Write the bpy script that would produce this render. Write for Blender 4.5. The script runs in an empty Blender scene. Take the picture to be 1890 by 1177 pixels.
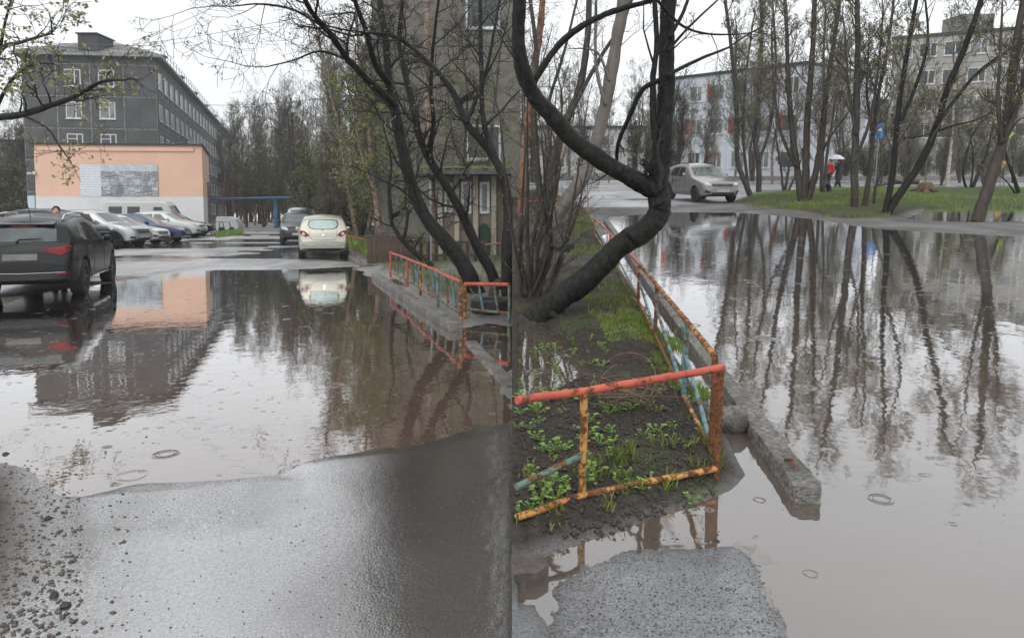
import bpy, bmesh, math, random
import numpy as np
from mathutils import Vector, Matrix, noise
from mathutils.bvhtree import BVHTree

rng = random.Random(7)
S = bpy.context.scene
COL = S.collection
R = math.radians

# ---------------------------------------------------------------- camera
# photograph pixels are 1890 x 1177; two gentle planes of ground meet under the camera:
# the yard (frame 'L', level) and the rising courtyard on the right (frame 'R').
FPX, U0, CAMH = 1300.0, 945.0, 1.6
HZ_L, HZ_R = 397.0, 300.0
PITCH_L = R(4.0)
VPP = HZ_L + FPX * math.tan(PITCH_L)
PITCH_R = math.atan((VPP - HZ_R) / FPX)
cam_d = bpy.data.cameras.new('camera')
cam = bpy.data.objects.new('camera', cam_d)
COL.objects.link(cam)
cam_d.sensor_width = 36.0
cam_d.lens = 36.0 * FPX / 1890.0
cam_d.shift_y = -(588.5 - VPP) / 1890.0
cam_d.clip_end = 3000
cam_d.clip_start = 0.05
cam.location = (0, 0, CAMH)
cam.rotation_euler = (math.pi / 2 - PITCH_L, 0, 0)
S.camera = cam
S.render.resolution_x, S.render.resolution_y = 1024, 637

# ---------------------------------------------------------------- overcast sky, weak wide sun
W = bpy.data.worlds.new('World'); S.world = W; W.use_nodes = True
nt = W.node_tree; nt.nodes.clear()
wo = nt.nodes.new('ShaderNodeOutputWorld'); bg = nt.nodes.new('ShaderNodeBackground')
sky = nt.nodes.new('ShaderNodeTexSky'); sky.sky_type = 'NISHITA'; sky.sun_disc = False
SUN_EL, SUN_AZ = R(48), R(195)
sky.sun_elevation = SUN_EL; sky.sun_rotation = SUN_AZ
tc = nt.nodes.new('ShaderNodeTexCoord'); nz = nt.nodes.new('ShaderNodeTexNoise')
mp = nt.nodes.new('ShaderNodeMapping'); mp.inputs['Scale'].default_value = (1, 1, 2.5)
nt.links.new(tc.outputs['Generated'], mp.inputs['Vector']); nt.links.new(mp.outputs[0], nz.inputs['Vector'])
nz.inputs['Scale'].default_value = 1.6; nz.inputs['Detail'].default_value = 4
cr = nt.nodes.new('ShaderNodeValToRGB')
cr.color_ramp.elements[0].position = 0.3; cr.color_ramp.elements[0].color = (0.86, 0.885, 0.905, 1)
cr.color_ramp.elements[1].position = 0.7; cr.color_ramp.elements[1].color = (0.94, 0.955, 0.965, 1)
nt.links.new(nz.outputs['Fac'], cr.inputs['Fac'])
ad = nt.nodes.new('ShaderNodeMixRGB'); ad.blend_type = 'ADD'; ad.inputs['Fac'].default_value = 0.010
nt.links.new(cr.outputs[0], ad.inputs['Color1']); nt.links.new(sky.outputs[0], ad.inputs['Color2'])
nt.links.new(ad.outputs[0], bg.inputs['Color']); bg.inputs['Strength'].default_value = 1.0
nt.links.new(bg.outputs[0], wo.inputs['Surface'])
sd = bpy.data.lights.new('sun', 'SUN'); sd.energy = 1.1; sd.angle = R(50); sd.color = (1, 0.985, 0.96)
so = bpy.data.objects.new('sun', sd); COL.objects.link(so)
so.location = (0, -20, 40)
so.rotation_euler = (R(90) - SUN_EL, 0, R(-15))
S.view_settings.view_transform = 'Standard'; S.view_settings.look = 'None'
S.view_settings.exposure = 0.27; S.view_settings.gamma = 1.0

# ---------------------------------------------------------------- frames and pixel helpers
CAM = Vector((0, 0, CAMH))
M_L = Matrix.Identity(4)
M_R = Matrix.Translation(CAM) @ Matrix.Rotation(PITCH_R - PITCH_L, 4, 'X') @ Matrix.Translation(-CAM)
FR = {'L': (M_L, PITCH_L), 'R': (M_R, PITCH_R)}

def ray(F, u, v):
    p = FR[F][1]
    a, b = (u - U0) / FPX, -(v - VPP) / FPX
    return Vector((a, math.cos(p) + b * math.sin(p), -math.sin(p) + b * math.cos(p)))
def rise_L(y):
    return 0.45 * min(1, max(0, (y - 23.0) / 32.0))
def rise_R(y):
    return 0.0
def gp(F, u, v, z=0.0):
    """ground point of a pixel, in frame coordinates"""
    d = ray(F, u, v); t = (z - CAMH) / d.z; q = CAM + d * t
    if F == 'L':
        for _ in range(6):
            t = (z + rise_L(q.y) - CAMH) / d.z; q = CAM + d * t
    return q
def dp(F, u, v, y):
    """point of a pixel at forward distance y, in frame coordinates"""
    d = ray(F, u, v); return CAM + d * (y / d.y)

# ---------------------------------------------------------------- mesh builder
class MB:
    def __init__(s): s.v = []; s.f = []; s.mi = []
    def add(s, vs, fs, m=0):
        o = len(s.v); s.v.extend(vs)
        for f in fs: s.f.append(tuple(i + o for i in f)); s.mi.append(m)
    def box(s, c, d, M=None, m=0):
        x, y, z = d[0] / 2, d[1] / 2, d[2] / 2; c = Vector(c)
        vs = [Vector((sx * x, sy * y, sz * z)) for sz in (-1, 1) for sy in (-1, 1) for sx in (-1, 1)]
        vs = [(M @ q if M else q) + c for q in vs]
        s.add(vs, [(0, 2, 3, 1), (4, 5, 7, 6), (0, 1, 5, 4), (2, 6, 7, 3), (0, 4, 6, 2), (1, 3, 7, 5)], m)
    def bb(s, x0, x1, y0, y1, z0, z1, m=0):
        s.box(((x0 + x1) / 2, (y0 + y1) / 2, (z0 + z1) / 2), (x1 - x0, y1 - y0, z1 - z0), None, m)
    def tube(s, pts, rad, k=8, cap=True, m=0):
        n = len(pts); vs = []
        if not hasattr(rad, '__len__'): rad = [rad] * n
        ref = None
        for i in range(n):
            t = pts[min(i + 1, n - 1)] - pts[max(i - 1, 0)]
            if t.length < 1e-9: t = Vector((0, 0, 1))
            t = t.normalized()
            if ref is None:
                ref = Vector((1, 0, 0)) if abs(t.x) < 0.8 else Vector((0, 1, 0))
            a = (ref - t * ref.dot(t))
            if a.length < 1e-6: a = t.orthogonal()
            a = a.normalized(); b = t.cross(a); ref = a
            for j in range(k):
                an = 2 * math.pi * j / k
                vs.append(pts[i] + (a * math.cos(an) + b * math.sin(an)) * rad[i])
        fs = []
        for i in range(n - 1):
            for j in range(k):
                j2 = (j + 1) % k
                fs.append((i * k + j, i * k + j2, (i + 1) * k + j2, (i + 1) * k + j))
        if cap:
            fs.append(tuple(range(k - 1, -1, -1))); fs.append(tuple((n - 1) * k + j for j in range(k)))
        s.add(vs, fs, m)
    def lathe(s, prof, k=16, axis='Z', c=(0, 0, 0), m=0):
        vs = []; n = len(prof); c = Vector(c)
        for r, h in prof:
            for j in range(k):
                an = 2 * math.pi * j / k; x, y = r * math.cos(an), r * math.sin(an)
                q = {'Z': (x, y, h), 'Y': (x, h, y), 'X': (h, x, y)}[axis]
                vs.append(Vector(q) + c)
        fs = []
        for i in range(n - 1):
            for j in range(k):
                j2 = (j + 1) % k
                q = (i * k + j, i * k + j2, (i + 1) * k + j2, (i + 1) * k + j)
                fs.append(q if axis != 'Y' else q[::-1])
        s.add(vs, fs, m)
    def prism(s, poly, z0, z1, m=0):
        n = len(poly)
        vs = [Vector((p[0], p[1], z0)) for p in poly] + [Vector((p[0], p[1], z1)) for p in poly]
        fs = [tuple(range(n - 1, -1, -1)), tuple(range(n, 2 * n))]
        for i in range(n): j = (i + 1) % n; fs.append((i, j, n + j, n + i))
        s.add(vs, fs, m)
    def mesh(s, name, mats, smooth=False, angle=None):
        me = bpy.data.meshes.new(name)
        me.from_pydata([tuple(q) for q in s.v], [], s.f)
        if not isinstance(mats, (list, tuple)): mats = [mats]
        for q in mats: me.materials.append(q)
        if len(mats) > 1: me.polygons.foreach_set('material_index', s.mi)
        if smooth or angle:
            me.polygons.foreach_set('use_smooth', [True] * len(me.polygons))
            if angle: me.set_sharp_from_angle(angle=R(angle))
        me.update(); return me

def tag(o, label=None, cat=None, group=None, kind=None):
    if label: o['label'] = label
    if cat: o['category'] = cat
    if group: o['group'] = group
    if kind: o['kind'] = kind
    return o
def put(o, F, loc=(0, 0, 0), rz=0.0, sc=1.0, tilt=None):
    M = FR[F][0] @ Matrix.Translation(Vector(loc)) @ Matrix.Rotation(rz, 4, 'Z')
    if tilt: M = M @ tilt
    if sc != 1.0: M = M @ (Matrix.Scale(sc, 4) if not hasattr(sc, '__len__') else Matrix.Diagonal((*sc, 1)))
    o.matrix_basis = M
    return o
def thing(name, F, loc, rz, label, cat, group=None, sc=1.0):
    o = bpy.data.objects.new(name, None); o.empty_display_size = 0.2; COL.objects.link(o)
    put(o, F, loc, rz, sc); tag(o, label, cat, group); return o
def ob(name, me, parent=None, M=None):
    o = bpy.data.objects.new(name, me); COL.objects.link(o)
    if parent is not None: o.parent = parent
    if M is not None: o.matrix_basis = M
    return o
def copy_tree(o, parent=None):
    c = o.copy(); COL.objects.link(c); c.parent = parent
    if parent is not None: c.matrix_basis = o.matrix_basis.copy()
    for ch in o.children: copy_tree(ch, c)
    return c

# ---------------------------------------------------------------- materials
def new_mat(name):
    m = bpy.data.materials.new(name); m.use_nodes = True; n = m.node_tree; n.nodes.clear()
    out = n.nodes.new('ShaderNodeOutputMaterial'); return m, n, out
def N(n, t, **kw):
    q = n.nodes.new(t)
    for k, v in kw.items():
        if k in q.inputs: q.inputs[k].default_value = v
        else: setattr(q, k, v)
    return q
def c4(c): return (c[0], c[1], c[2], 1)
def noise_fac(n, scale, lo=0.35, hi=0.65, detail=5, rough=0.6, coord='Object', stretch=None):
    tcn = N(n, 'ShaderNodeTexCoord'); src = tcn.outputs[coord]
    if stretch:
        mpn = N(n, 'ShaderNodeMapping'); mpn.inputs['Scale'].default_value = stretch
        n.links.new(src, mpn.inputs['Vector']); src = mpn.outputs[0]
    nzn = N(n, 'ShaderNodeTexNoise', Scale=scale, Detail=detail, Roughness=rough); n.links.new(src, nzn.inputs['Vector'])
    mr = N(n, 'ShaderNodeMapRange'); mr.inputs['From Min'].default_value = lo; mr.inputs['From Max'].default_value = hi
    n.links.new(nzn.outputs['Fac'], mr.inputs['Value']); return mr.outputs[0], nzn.outputs['Fac']
def mixc(n, fac, a, b, mode='MIX'):
    q = N(n, 'ShaderNodeMixRGB'); q.blend_type = mode
    if isinstance(fac, (int, float)): q.inputs[0].default_value = fac
    else: n.links.new(fac, q.inputs[0])
    for i, c in ((1, a), (2, b)):
        if isinstance(c, (tuple, list)): q.inputs[i].default_value = c4(c)
        else: n.links.new(c, q.inputs[i])
    return q.outputs[0]
def math_n(n, op, a, b=None, clamp=False):
    q = N(n, 'ShaderNodeMath'); q.operation = op; q.use_clamp = clamp
    for i, c in ((0, a), (1, b)):
        if c is None: continue
        if isinstance(c, (int, float)): q.inputs[i].default_value = c
        else: n.links.new(c, q.inputs[i])
    return q.outputs[0]
MATS = {}
def mat(name, col, rough=0.6, col2=None, scale=6.0, lo=0.35, hi=0.65, bump=0.0, bscale=40, metal=0.0, spec=0.5,
        stretch=None, coat=0.0, col3=None, scale3=1.0, detail=5):
    if name in MATS: return MATS[name]
    m, n, out = new_mat(name)
    b = N(n, 'ShaderNodeBsdfPrincipled'); b.inputs['Roughness'].default_value = rough
    b.inputs['Metallic'].default_value = metal; b.inputs['Specular IOR Level'].default_value = spec
    b.inputs['Coat Weight'].default_value = coat; b.inputs['Coat Roughness'].default_value = 0.04
    c = None
    if col2:
        f, raw = noise_fac(n, scale, lo, hi, detail, stretch=stretch); c = mixc(n, f, col, col2)
        if col3:
            f3, _ = noise_fac(n, scale3, 0.45, 0.7); c = mixc(n, f3, c, col3)
        n.links.new(c, b.inputs['Base Color'])
    else: b.inputs['Base Color'].default_value = c4(col)
    if bump:
        f2, raw2 = noise_fac(n, bscale, stretch=stretch)
        bp = N(n, 'ShaderNodeBump'); bp.inputs['Strength'].default_value = bump; bp.inputs['Distance'].default_value = 0.02
        n.links.new(raw2, bp.inputs['Height']); n.links.new(bp.outputs[0], b.inputs['Normal'])
    n.links.new(b.outputs[0], out.inputs['Surface'])
    MATS[name] = m; return m
# ================================================================= GROUND AND WATER
def sdf_poly(P, poly):
    poly = np.asarray(poly, float); n = len(poly)
    d = np.full(len(P), 1e18); inside = np.zeros(len(P), bool)
    for i in range(n):
        a, b = poly[i], poly[(i + 1) % n]; e = b - a; w = P - a
        t = np.clip((w @ e) / max(1e-12, e @ e), 0, 1)
        q = w - t[:, None] * e; d = np.minimum(d, (q * q).sum(1))
        c = (a[1] > P[:, 1]) != (b[1] > P[:, 1])
        with np.errstate(divide='ignore', invalid='ignore'):
            xx = (b[0] - a[0]) * (P[:, 1] - a[1]) / (b[1] - a[1]) + a[0]
        inside ^= c & (P[:, 0] < xx)
    d = np.sqrt(d); return np.where(inside, -d, d)
_rs = np.random.RandomState(3)
_perm = _rs.rand(256, 256)
def vnoise(x, y):
    xi, yi = np.floor(x).astype(int), np.floor(y).astype(int); fx, fy = x - xi, y - yi
    fx = fx * fx * (3 - 2 * fx); fy = fy * fy * (3 - 2 * fy)
    g = lambda i, j: _perm[i & 255, j & 255]
    return (g(xi, yi) * (1 - fx) + g(xi + 1, yi) * fx) * (1 - fy) + (g(xi, yi + 1) * (1 - fx) + g(xi + 1, yi + 1) * fx) * fy
def fbm(x, y, o=4):
    s, a, t = 0, 0.5, 0
    for i in range(o): s = s + a * vnoise(x * 2 ** i + 17 * i, y * 2 ** i + 31 * i); t += a; a *= 0.5
    return s / t - 0.5
def sm(a, b, x):
    t = np.clip((x - a) / (b - a), 0, 1); return t * t * (3 - 2 * t)
def pxpoly(F, pts):
    return [tuple(gp(F, u, v).xy) for u, v in pts]
def fan_mesh(name, xs_t, ys, zf, attrs, mats, skirt=None):
    T, Y = np.meshgrid(xs_t, ys); X = T * Y
    P = np.stack([X.ravel(), Y.ravel()], 1); Z = zf(P)
    nx, ny = len(xs_t), len(ys)
    V = np.concatenate([P, Z[:, None]], 1)
    i = np.arange(ny - 1)[:, None] * nx + np.arange(nx - 1)[None, :]
    Fc = np.stack([i, i + 1, i + nx + 1, i + nx], -1).reshape(-1, 4)
    if skirt is not None:                       # the earth bank under the edge
        e = np.arange(ny) * nx + (0 if skirt[0] == 'left' else nx - 1); o = len(V)
        W2 = V[e].copy(); W2[:, 2] -= skirt[1] + W2[:, 1] * 0.09; V = np.concatenate([V, W2])
        k = np.arange(ny - 1)
        Fc = np.concatenate([Fc, np.stack([e[k], e[k + 1], o + k + 1, o + k], 1)])
    me = bpy.data.meshes.new(name)
    me.from_pydata(V.tolist(), [], Fc.tolist())
    me.polygons.foreach_set('use_smooth', [True] * len(me.polygons))
    for an, fn in attrs.items():
        a = me.attributes.new(an, 'FLOAT', 'POINT'); val = fn(P)
        if len(V) > len(P): val = np.concatenate([val, np.zeros(len(V) - len(P))])
        a.data.foreach_set('value', val.astype(np.float32))
    for q in mats: me.materials.append(q)
    me.update(); return me

def ground_mat(name, base1, base2, dirt1, dirt2, wetlo=0.0, wscale=(1, 1, 1), green=(0.05, 0.08, 0.015)):
    """stones and soil as diffuse, with a film of rain water as a glossy layer where 'wet' is high"""
    m, n, out = new_mat(name)
    A = lambda k: N(n, 'ShaderNodeAttribute', attribute_name=k).outputs['Fac']
    f1, _ = noise_fac(n, 2.2, 0.3, 0.7); f2, r2 = noise_fac(n, 90, 0.3, 0.7, 3)
    f3, _ = noise_fac(n, 25, 0.35, 0.65, 4)
    asph = mixc(n, f1, base1, base2); asph = mixc(n, math_n(n, 'MULTIPLY', f2, 0.55), asph, tuple(x * 2.1 for x in base2))
    dirt = mixc(n, f3, dirt1, dirt2); dirt = mixc(n, math_n(n, 'MULTIPLY', f2, 0.3), dirt, tuple(x * 0.3 for x in dirt1))
    c = mixc(n, A('dirt'), asph, dirt)
    c = mixc(n, math_n(n, 'MULTIPLY', A('grass'), f3, True), c, green)
    # large scale wetness
    fw, _ = noise_fac(n, 0.55, 0.38, 0.62, 5, 0.65, stretch=wscale)
    wet = math_n(n, 'MULTIPLY', A('wet'), math_n(n, 'ADD', math_n(n, 'MULTIPLY', fw, 0.55), 0.45), True)
    # film breaks up over the single stones
    fb, rb = noise_fac(n, 95, 0.35, 0.62, 3, 0.55)
    brk = math_n(n, 'ADD', math_n(n, 'MULTIPLY', fb, 0.6), 0.4)
    wf = math_n(n, 'MULTIPLY', wet, brk, True)
    dif = N(n, 'ShaderNodeBsdfDiffuse'); n.links.new(c, dif.inputs['Color'])
    bp = N(n, 'ShaderNodeBump'); bp.inputs['Strength'].default_value = 0.9; bp.inputs['Distance'].default_value = 0.012
    n.links.new(math_n(n, 'ADD', rb, math_n(n, 'MULTIPLY', r2, 0.5)), bp.inputs['Height'])
    n.links.new(bp.outputs[0], dif.inputs['Normal'])
    gl = N(n, 'ShaderNodeBsdfGlossy'); gl.inputs['Color'].default_value = (0.93, 0.93, 0.94, 1)
    rr = N(n, 'ShaderNodeMapRange'); rr.inputs['From Min'].default_value = 0.25; rr.inputs['To Min'].default_value = 0.62; rr.inputs['To Max'].default_value = 0.36
    n.links.new(wet, rr.inputs['Value'])
    film = A('film'); ff, _ = noise_fac(n, 1.7, 0.3, 0.75, 5, .6)
    rf = math_n(n, 'ADD', math_n(n, 'MULTIPLY', ff, 0.10), 0.045)
    ro = N(n, 'ShaderNodeMix'); ro.data_type = 'FLOAT'; n.links.new(film, ro.inputs[0]); n.links.new(rr.outputs[0], ro.inputs[2]); n.links.new(rf, ro.inputs[3]); n.links.new(ro.outputs[0], gl.inputs['Roughness'])
    bp2 = N(n, 'ShaderNodeBump'); bp2.inputs['Distance'].default_value = 0.004; bp2.inputs['Strength'].default_value = 0.22
    n.links.new(rb, bp2.inputs['Height']); n.links.new(bp2.outputs[0], gl.inputs['Normal'])
    fr = N(n, 'ShaderNodeFresnel', IOR=1.5); fac = math_n(n, 'ADD', math_n(n, 'MULTIPLY', fr.outputs[0], 1.05), 0.50, True)
    fac = math_n(n, 'MULTIPLY', fac, math_n(n, 'MAXIMUM', math_n(n, 'ADD', math_n(n, 'MULTIPLY', wf, 0.95), 0.05, True), math_n(n, 'MULTIPLY', film, math_n(n, 'ADD', math_n(n, 'MULTIPLY', brk, .5), .5))), True)
    mx = N(n, 'ShaderNodeMixShader'); n.links.new(fac, mx.inputs[0]); n.links.new(dif.outputs[0], mx.inputs[1]); n.links.new(gl.outputs[0], mx.inputs[2])
    n.links.new(mx.outputs[0], out.inputs['Surface']); return m

def water_mat(name, col, ring_scale, refl=0.15, ring_h=0.0075, wav=0.0022, rough=.02):
    m, n, out = new_mat(name)
    tcn = N(n, 'ShaderNodeTexCoord')
    dif = N(n, 'ShaderNodeBsdfDiffuse')
    f1, _ = noise_fac(n, 0.7, 0.3, 0.7, 3)
    n.links.new(mixc(n, f1, col, tuple(x * 0.7 for x in col)), dif.inputs['Color'])
    gl = N(n, 'ShaderNodeBsdfGlossy'); gl.inputs['Roughness'].default_value = rough
    gl.inputs['Color'].default_value = (0.97, 0.97, 0.98, 1)
    h = None
    for sc, seed, act in ((ring_scale, 0.0, 0.06), (ring_scale * 1.9, 5.3, 0.24), (ring_scale * 4.3, 2.1, 0.42)):
        mpn = N(n, 'ShaderNodeMapping'); mpn.inputs['Location'].default_value = (seed, seed * 1.7, 0); mpn.inputs['Scale'].default_value = (1, 1, 0)
        n.links.new(tcn.outputs['Object'], mpn.inputs['Vector'])
        vo = N(n, 'ShaderNodeTexVoronoi', Scale=sc); n.links.new(mpn.outputs[0], vo.inputs['Vector'])
        d = vo.outputs['Distance']; sp = N(n, 'ShaderNodeSeparateColor'); n.links.new(vo.outputs['Color'], sp.inputs[0])
        rad = math_n(n, 'ADD', math_n(n, 'MULTIPLY', sp.outputs[0], 0.20), 0.06)      # each drop's ring has its own age
        x = math_n(n, 'SUBTRACT', d, rad); x2 = math_n(n, 'MULTIPLY', x, x)
        env = math_n(n, 'POWER', 2.718, math_n(n, 'MULTIPLY', x2, -700.0))
        wv = math_n(n, 'COSINE', math_n(n, 'MULTIPLY', x, 95.0))
        on = math_n(n, 'LESS_THAN', sp.outputs[1], act)
        r = math_n(n, 'MULTIPLY', math_n(n, 'MULTIPLY', env, wv), on)
        r = math_n(n, 'MULTIPLY', math_n(n, 'MULTIPLY', r, math_n(n, 'ADD', math_n(n, 'MULTIPLY', sp.outputs[2], 1.3), .1)), 1.0 / sc)
        h = r if h is None else math_n(n, 'ADD', h, r)
    fq, rq = noise_fac(n, 2.6, detail=3, stretch=(1, 1, 1))
    hh = math_n(n, 'ADD', math_n(n, 'MULTIPLY', h, ring_h), math_n(n, 'MULTIPLY', rq, wav))
    bp = N(n, 'ShaderNodeBump'); bp.inputs['Strength'].default_value = 1.0; bp.inputs['Distance'].default_value = 1.0
    n.links.new(hh, bp.inputs['Height']); n.links.new(bp.outputs[0], gl.inputs['Normal'])
    fr = N(n, 'ShaderNodeFresnel', IOR=1.45); n.links.new(bp.outputs[0], fr.inputs['Normal'])
    fac = math_n(n, 'ADD', math_n(n, 'MULTIPLY', fr.outputs[0], 1.6), refl, True)
    mx = N(n, 'ShaderNodeMixShader'); n.links.new(fac, mx.inputs[0]); n.links.new(dif.outputs[0], mx.inputs[1]); n.links.new(gl.outputs[0], mx.inputs[2])
    n.links.new(mx.outputs[0], out.inputs['Surface']); return m

# ---- yard (left): one long puddle on broken asphalt
PUD_L = pxpoly('L', [(-260, 560), (-120, 556), (60, 545), (205, 522), (300, 507), (400, 498), (540, 497), (650, 493), (690, 512), (770, 556),
                     (850, 606), (900, 598), (1000, 606), (1000, 642), (930, 672), (925, 700), (955, 760), (900, 800), (780, 822), (690, 832), (575, 856),
                     (540, 885), (470, 896), (300, 903), (150, 908), (120, 905), (90, 885), (40, 862), (0, 838), (-200, 800), (-420, 700)])
FILM_L = pxpoly('L', [(115, 895), (200, 860), (400, 855), (540, 840), (700, 800), (935, 760), (1000, 1200), (1000, 1500), (-40, 1500), (60, 1177), (150, 1040), (130, 960)])
DIRT_L = pxpoly('L', [(-300, 800), (0, 836), (60, 872), (120, 915), (110, 980), (70, 1080), (30, 1177), (0, 1500), (-900, 1500)])
VERGE_L = pxpoly('L', [(640, 470), (560, 432), (620, 420), (945, 420), (1100, 600), (945, 592), (860, 590), (700, 500)])
def z_L(P):
    x, y = P[:, 0], P[:, 1]
    d = sdf_poly(P, PUD_L) + fbm(x * 1.9 + 7, y * 1.9, 4) * .45 * np.clip(y / 6, .3, 1) * (y < 9)
    h = np.clip(d * 0.07, -0.09, 0.030) + 0.45 * np.clip((y - 23) / 32, 0, 1)
    film = sdf_poly(P, FILM_L); h = np.where(film < .4, np.minimum(h, 0.005 + .03 * np.clip(film, 0, 1)), h)
    h = h + sm(-.1, .4, -film) * (fbm(x * 1.0 + 40, y * 1.0 + 12, 3) * .016 + .0035)
    h = h + sm(0.05, 0.9, -sdf_poly(P, DIRT_L)) * 0.03
    h = h + sm(0.0, 0.5, -sdf_poly(P, VERGE_L)) * 0.10
    s = np.clip(y / 12.0, 0.25, 1.0) * (1 - .75 * sm(20, 34, y))
    fk = 1 - .88 * sm(-.1, .3, -film)
    h = h + fbm(x * 1.3, y * 1.3) * 0.035 * s * fk + fbm(x * 7, y * 7, 3) * 0.012 * s * fk + fbm(x * 30, y * 30, 2) * 0.005 * fk
    return h
LA = {'film': lambda P: sm(-.15, .15, -sdf_poly(P, FILM_L)) * np.clip(1.0 + fbm(P[:, 0] * 1.1 + 4, P[:, 1] * 1.1) * 1.2, .35, 1) + sm(14.5, 16.5, P[:, 1]) * (1 - sm(45, 60, P[:, 1])) * sm(.05, .10, fbm(P[:, 0] * .22 + 3, P[:, 1] * .62 + 9)) * (sdf_poly(P, VERGE_L) > 0),
      'wet': lambda P: np.clip(0.82 * np.ones(len(P)) - 0.9 * sm(-0.1, 0.4, -sdf_poly(P, DIRT_L)) + 0.6 * sm(-.4, .25, -sdf_poly(P, FILM_L)) - 0.6 * sm(0, .4, -sdf_poly(P, VERGE_L)) + fbm(P[:, 0] * .6, P[:, 1] * .25) * .8, 0.0, 1),
      'dirt': lambda P: np.clip(sm(-0.3, 0.5, -sdf_poly(P, DIRT_L)) + sm(-.1, .3, -sdf_poly(P, VERGE_L)) + 0.35 * sm(.0, .25, fbm(P[:, 0] * .35, P[:, 1] * .35)), 0, 1),
      'grass': lambda P: sm(0, .5, -sdf_poly(P, VERGE_L)) * sm(-.15, .1, fbm(P[:, 0] * 1.2, P[:, 1] * 1.2))}
g_asph = ground_mat('wet_asphalt', (0.028, 0.023, 0.020), (0.058, 0.050, 0.045), (0.055, 0.038, 0.028), (0.105, 0.076, 0.058), wscale=(1, 0.35, 1))
ys = list(np.geomspace(1.0, 30, 430)) + list(np.geomspace(30.3, 370, 80))
tl = np.concatenate([np.linspace(-4.0, -0.86, 22)[:-1], np.linspace(-0.86, 0.0, 330), np.linspace(0.02, 0.4, 12)])
g = ob('yard_ground', fan_mesh('yard_ground', tl, ys, z_L, LA, [g_asph])); tag(g, kind='structure')
w_L = water_mat('murky_puddle_water', (0.145, 0.095, 0.070), 2.6)
mb = MB(); mb.add([Vector((-40, 1.0, 0)), Vector((0.4, 1.0, 0)), Vector((0.4, 23, 0)), Vector((-40, 23, 0))], [(0, 1, 2, 3)])
g = ob('puddle_water', mb.mesh('puddle_water', w_L)); tag(g, kind='structure')
# wide sheet below and behind everything
mb = MB(); mb.add([Vector((-380, -380, -0.5)), Vector((380, -380, -0.5)), Vector((380, 380, -0.5)), Vector((-380, 380, -0.5))], [(0, 1, 2, 3)])
g = ob('far_ground', mb.mesh('far_ground', mat('far_soil', (0.07, 0.065, 0.055), 0.8, (0.05, 0.06, 0.03), 0.05))); tag(g, kind='structure')

# ---- courtyard (right): plot of mud behind the pipe fence, long puddle, bank with trees, road
PLOT_R = pxpoly('R', [(900, 1055), (985, 1035), (1040, 1012), (1110, 990), (1200, 958), (1300, 925), (1350, 905), (1376, 876), (1345, 810), (1318, 765), (1268, 690), (1222, 620), (1170, 545), (1135, 470), (1085, 395), (1060, 350), (700, 350), (700, 1040)])
POND_R = pxpoly('R', [(900, 605), (1010, 596), (1060, 630), (1092, 690), (1040, 715), (985, 740), (900, 745)])
PATCH_R = pxpoly('R', [(1018, 1300), (1035, 1090), (1070, 1050), (1150, 1022), (1260, 1012), (1370, 1005), (1402, 1050), (1420, 1110), (1450, 1177), (1480, 1300)])
NEAR_R = pxpoly('R', [(940, 1112), (985, 1120), (1005, 1150), (990, 1300), (700, 1300), (700, 1100)])
PUD_R = pxpoly('R', [(1110, 402), (1240, 391), (1360, 392), (1440, 398), (1500, 404), (1560, 414), (1640, 424), (1760, 430), (1890, 437), (2300, 445), (2700, 900), (2700, 1500), (860, 1500), (860, 1000), (1170, 620)])
PUD2_R = pxpoly('R', [(1650, 404), (1690, 384), (1760, 380), (1900, 383), (2100, 386), (2100, 412), (1900, 411), (1800, 412), (1700, 410)])
GRASS_R = pxpoly('R', [(1360, 375), (1400, 362), (1480, 352), (1620, 350), (1850, 348), (1900, 352), (2200, 356), (2200, 384), (1900, 384), (1700, 385), (1640, 400), (1560, 405), (1480, 390)])
ROAD_R = pxpoly('R', [(300, 329), (2700, 329), (2700, 348), (1900, 348), (1400, 352), (1360, 372), (1200, 385), (1080, 385), (1000, 352), (300, 352)])
def z_R(P):
    x, y = P[:, 0], P[:, 1]
    d = np.minimum(sdf_poly(P, PUD_R), 1e9)
    h = np.clip(d * 0.10, -0.09, 0.05)
    plot = sdf_poly(P, PLOT_R); h = np.maximum(h, np.clip(-plot * 0.45, -0.09, 0.085))
    pond = sdf_poly(P, POND_R); h = np.where(plot < 0, h - 0.24 * sm(-0.15, 0.25, -pond), h)
    h = np.maximum(h, np.clip(-sdf_poly(P, PATCH_R) * 0.07, -0.09, 0.011))
    h = np.maximum(h, np.clip(-sdf_poly(P, NEAR_R) * 0.2, -0.09, 0.03))
    h = h - 0.10 * sm(-0.3, 0.9, -sdf_poly(P, PUD2_R))
    h = h + 0.16 * sm(-0.5, 2.5, -sdf_poly(P, GRASS_R))
    s = np.clip(y / 12.0, 0.3, 1.0) * (1 - .85 * sm(22, 32, y))
    mud = sm(0.0, .15, -plot) * (1 - .7 * sm(-.1, .2, -pond))
    h = h + fbm(x * 1.6, y * 1.6) * 0.04 * s + fbm(x * 9, y * 9, 3) * (0.012 + 0.035 * mud) * np.maximum(s, mud) + fbm(x * 38, y * 38, 2) * (0.004 + 0.016 * mud)
    h = np.where((x < .009 * y + .002) & (y < 26), np.maximum(h, .022), h)       # lip of the bank
    return h
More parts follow.
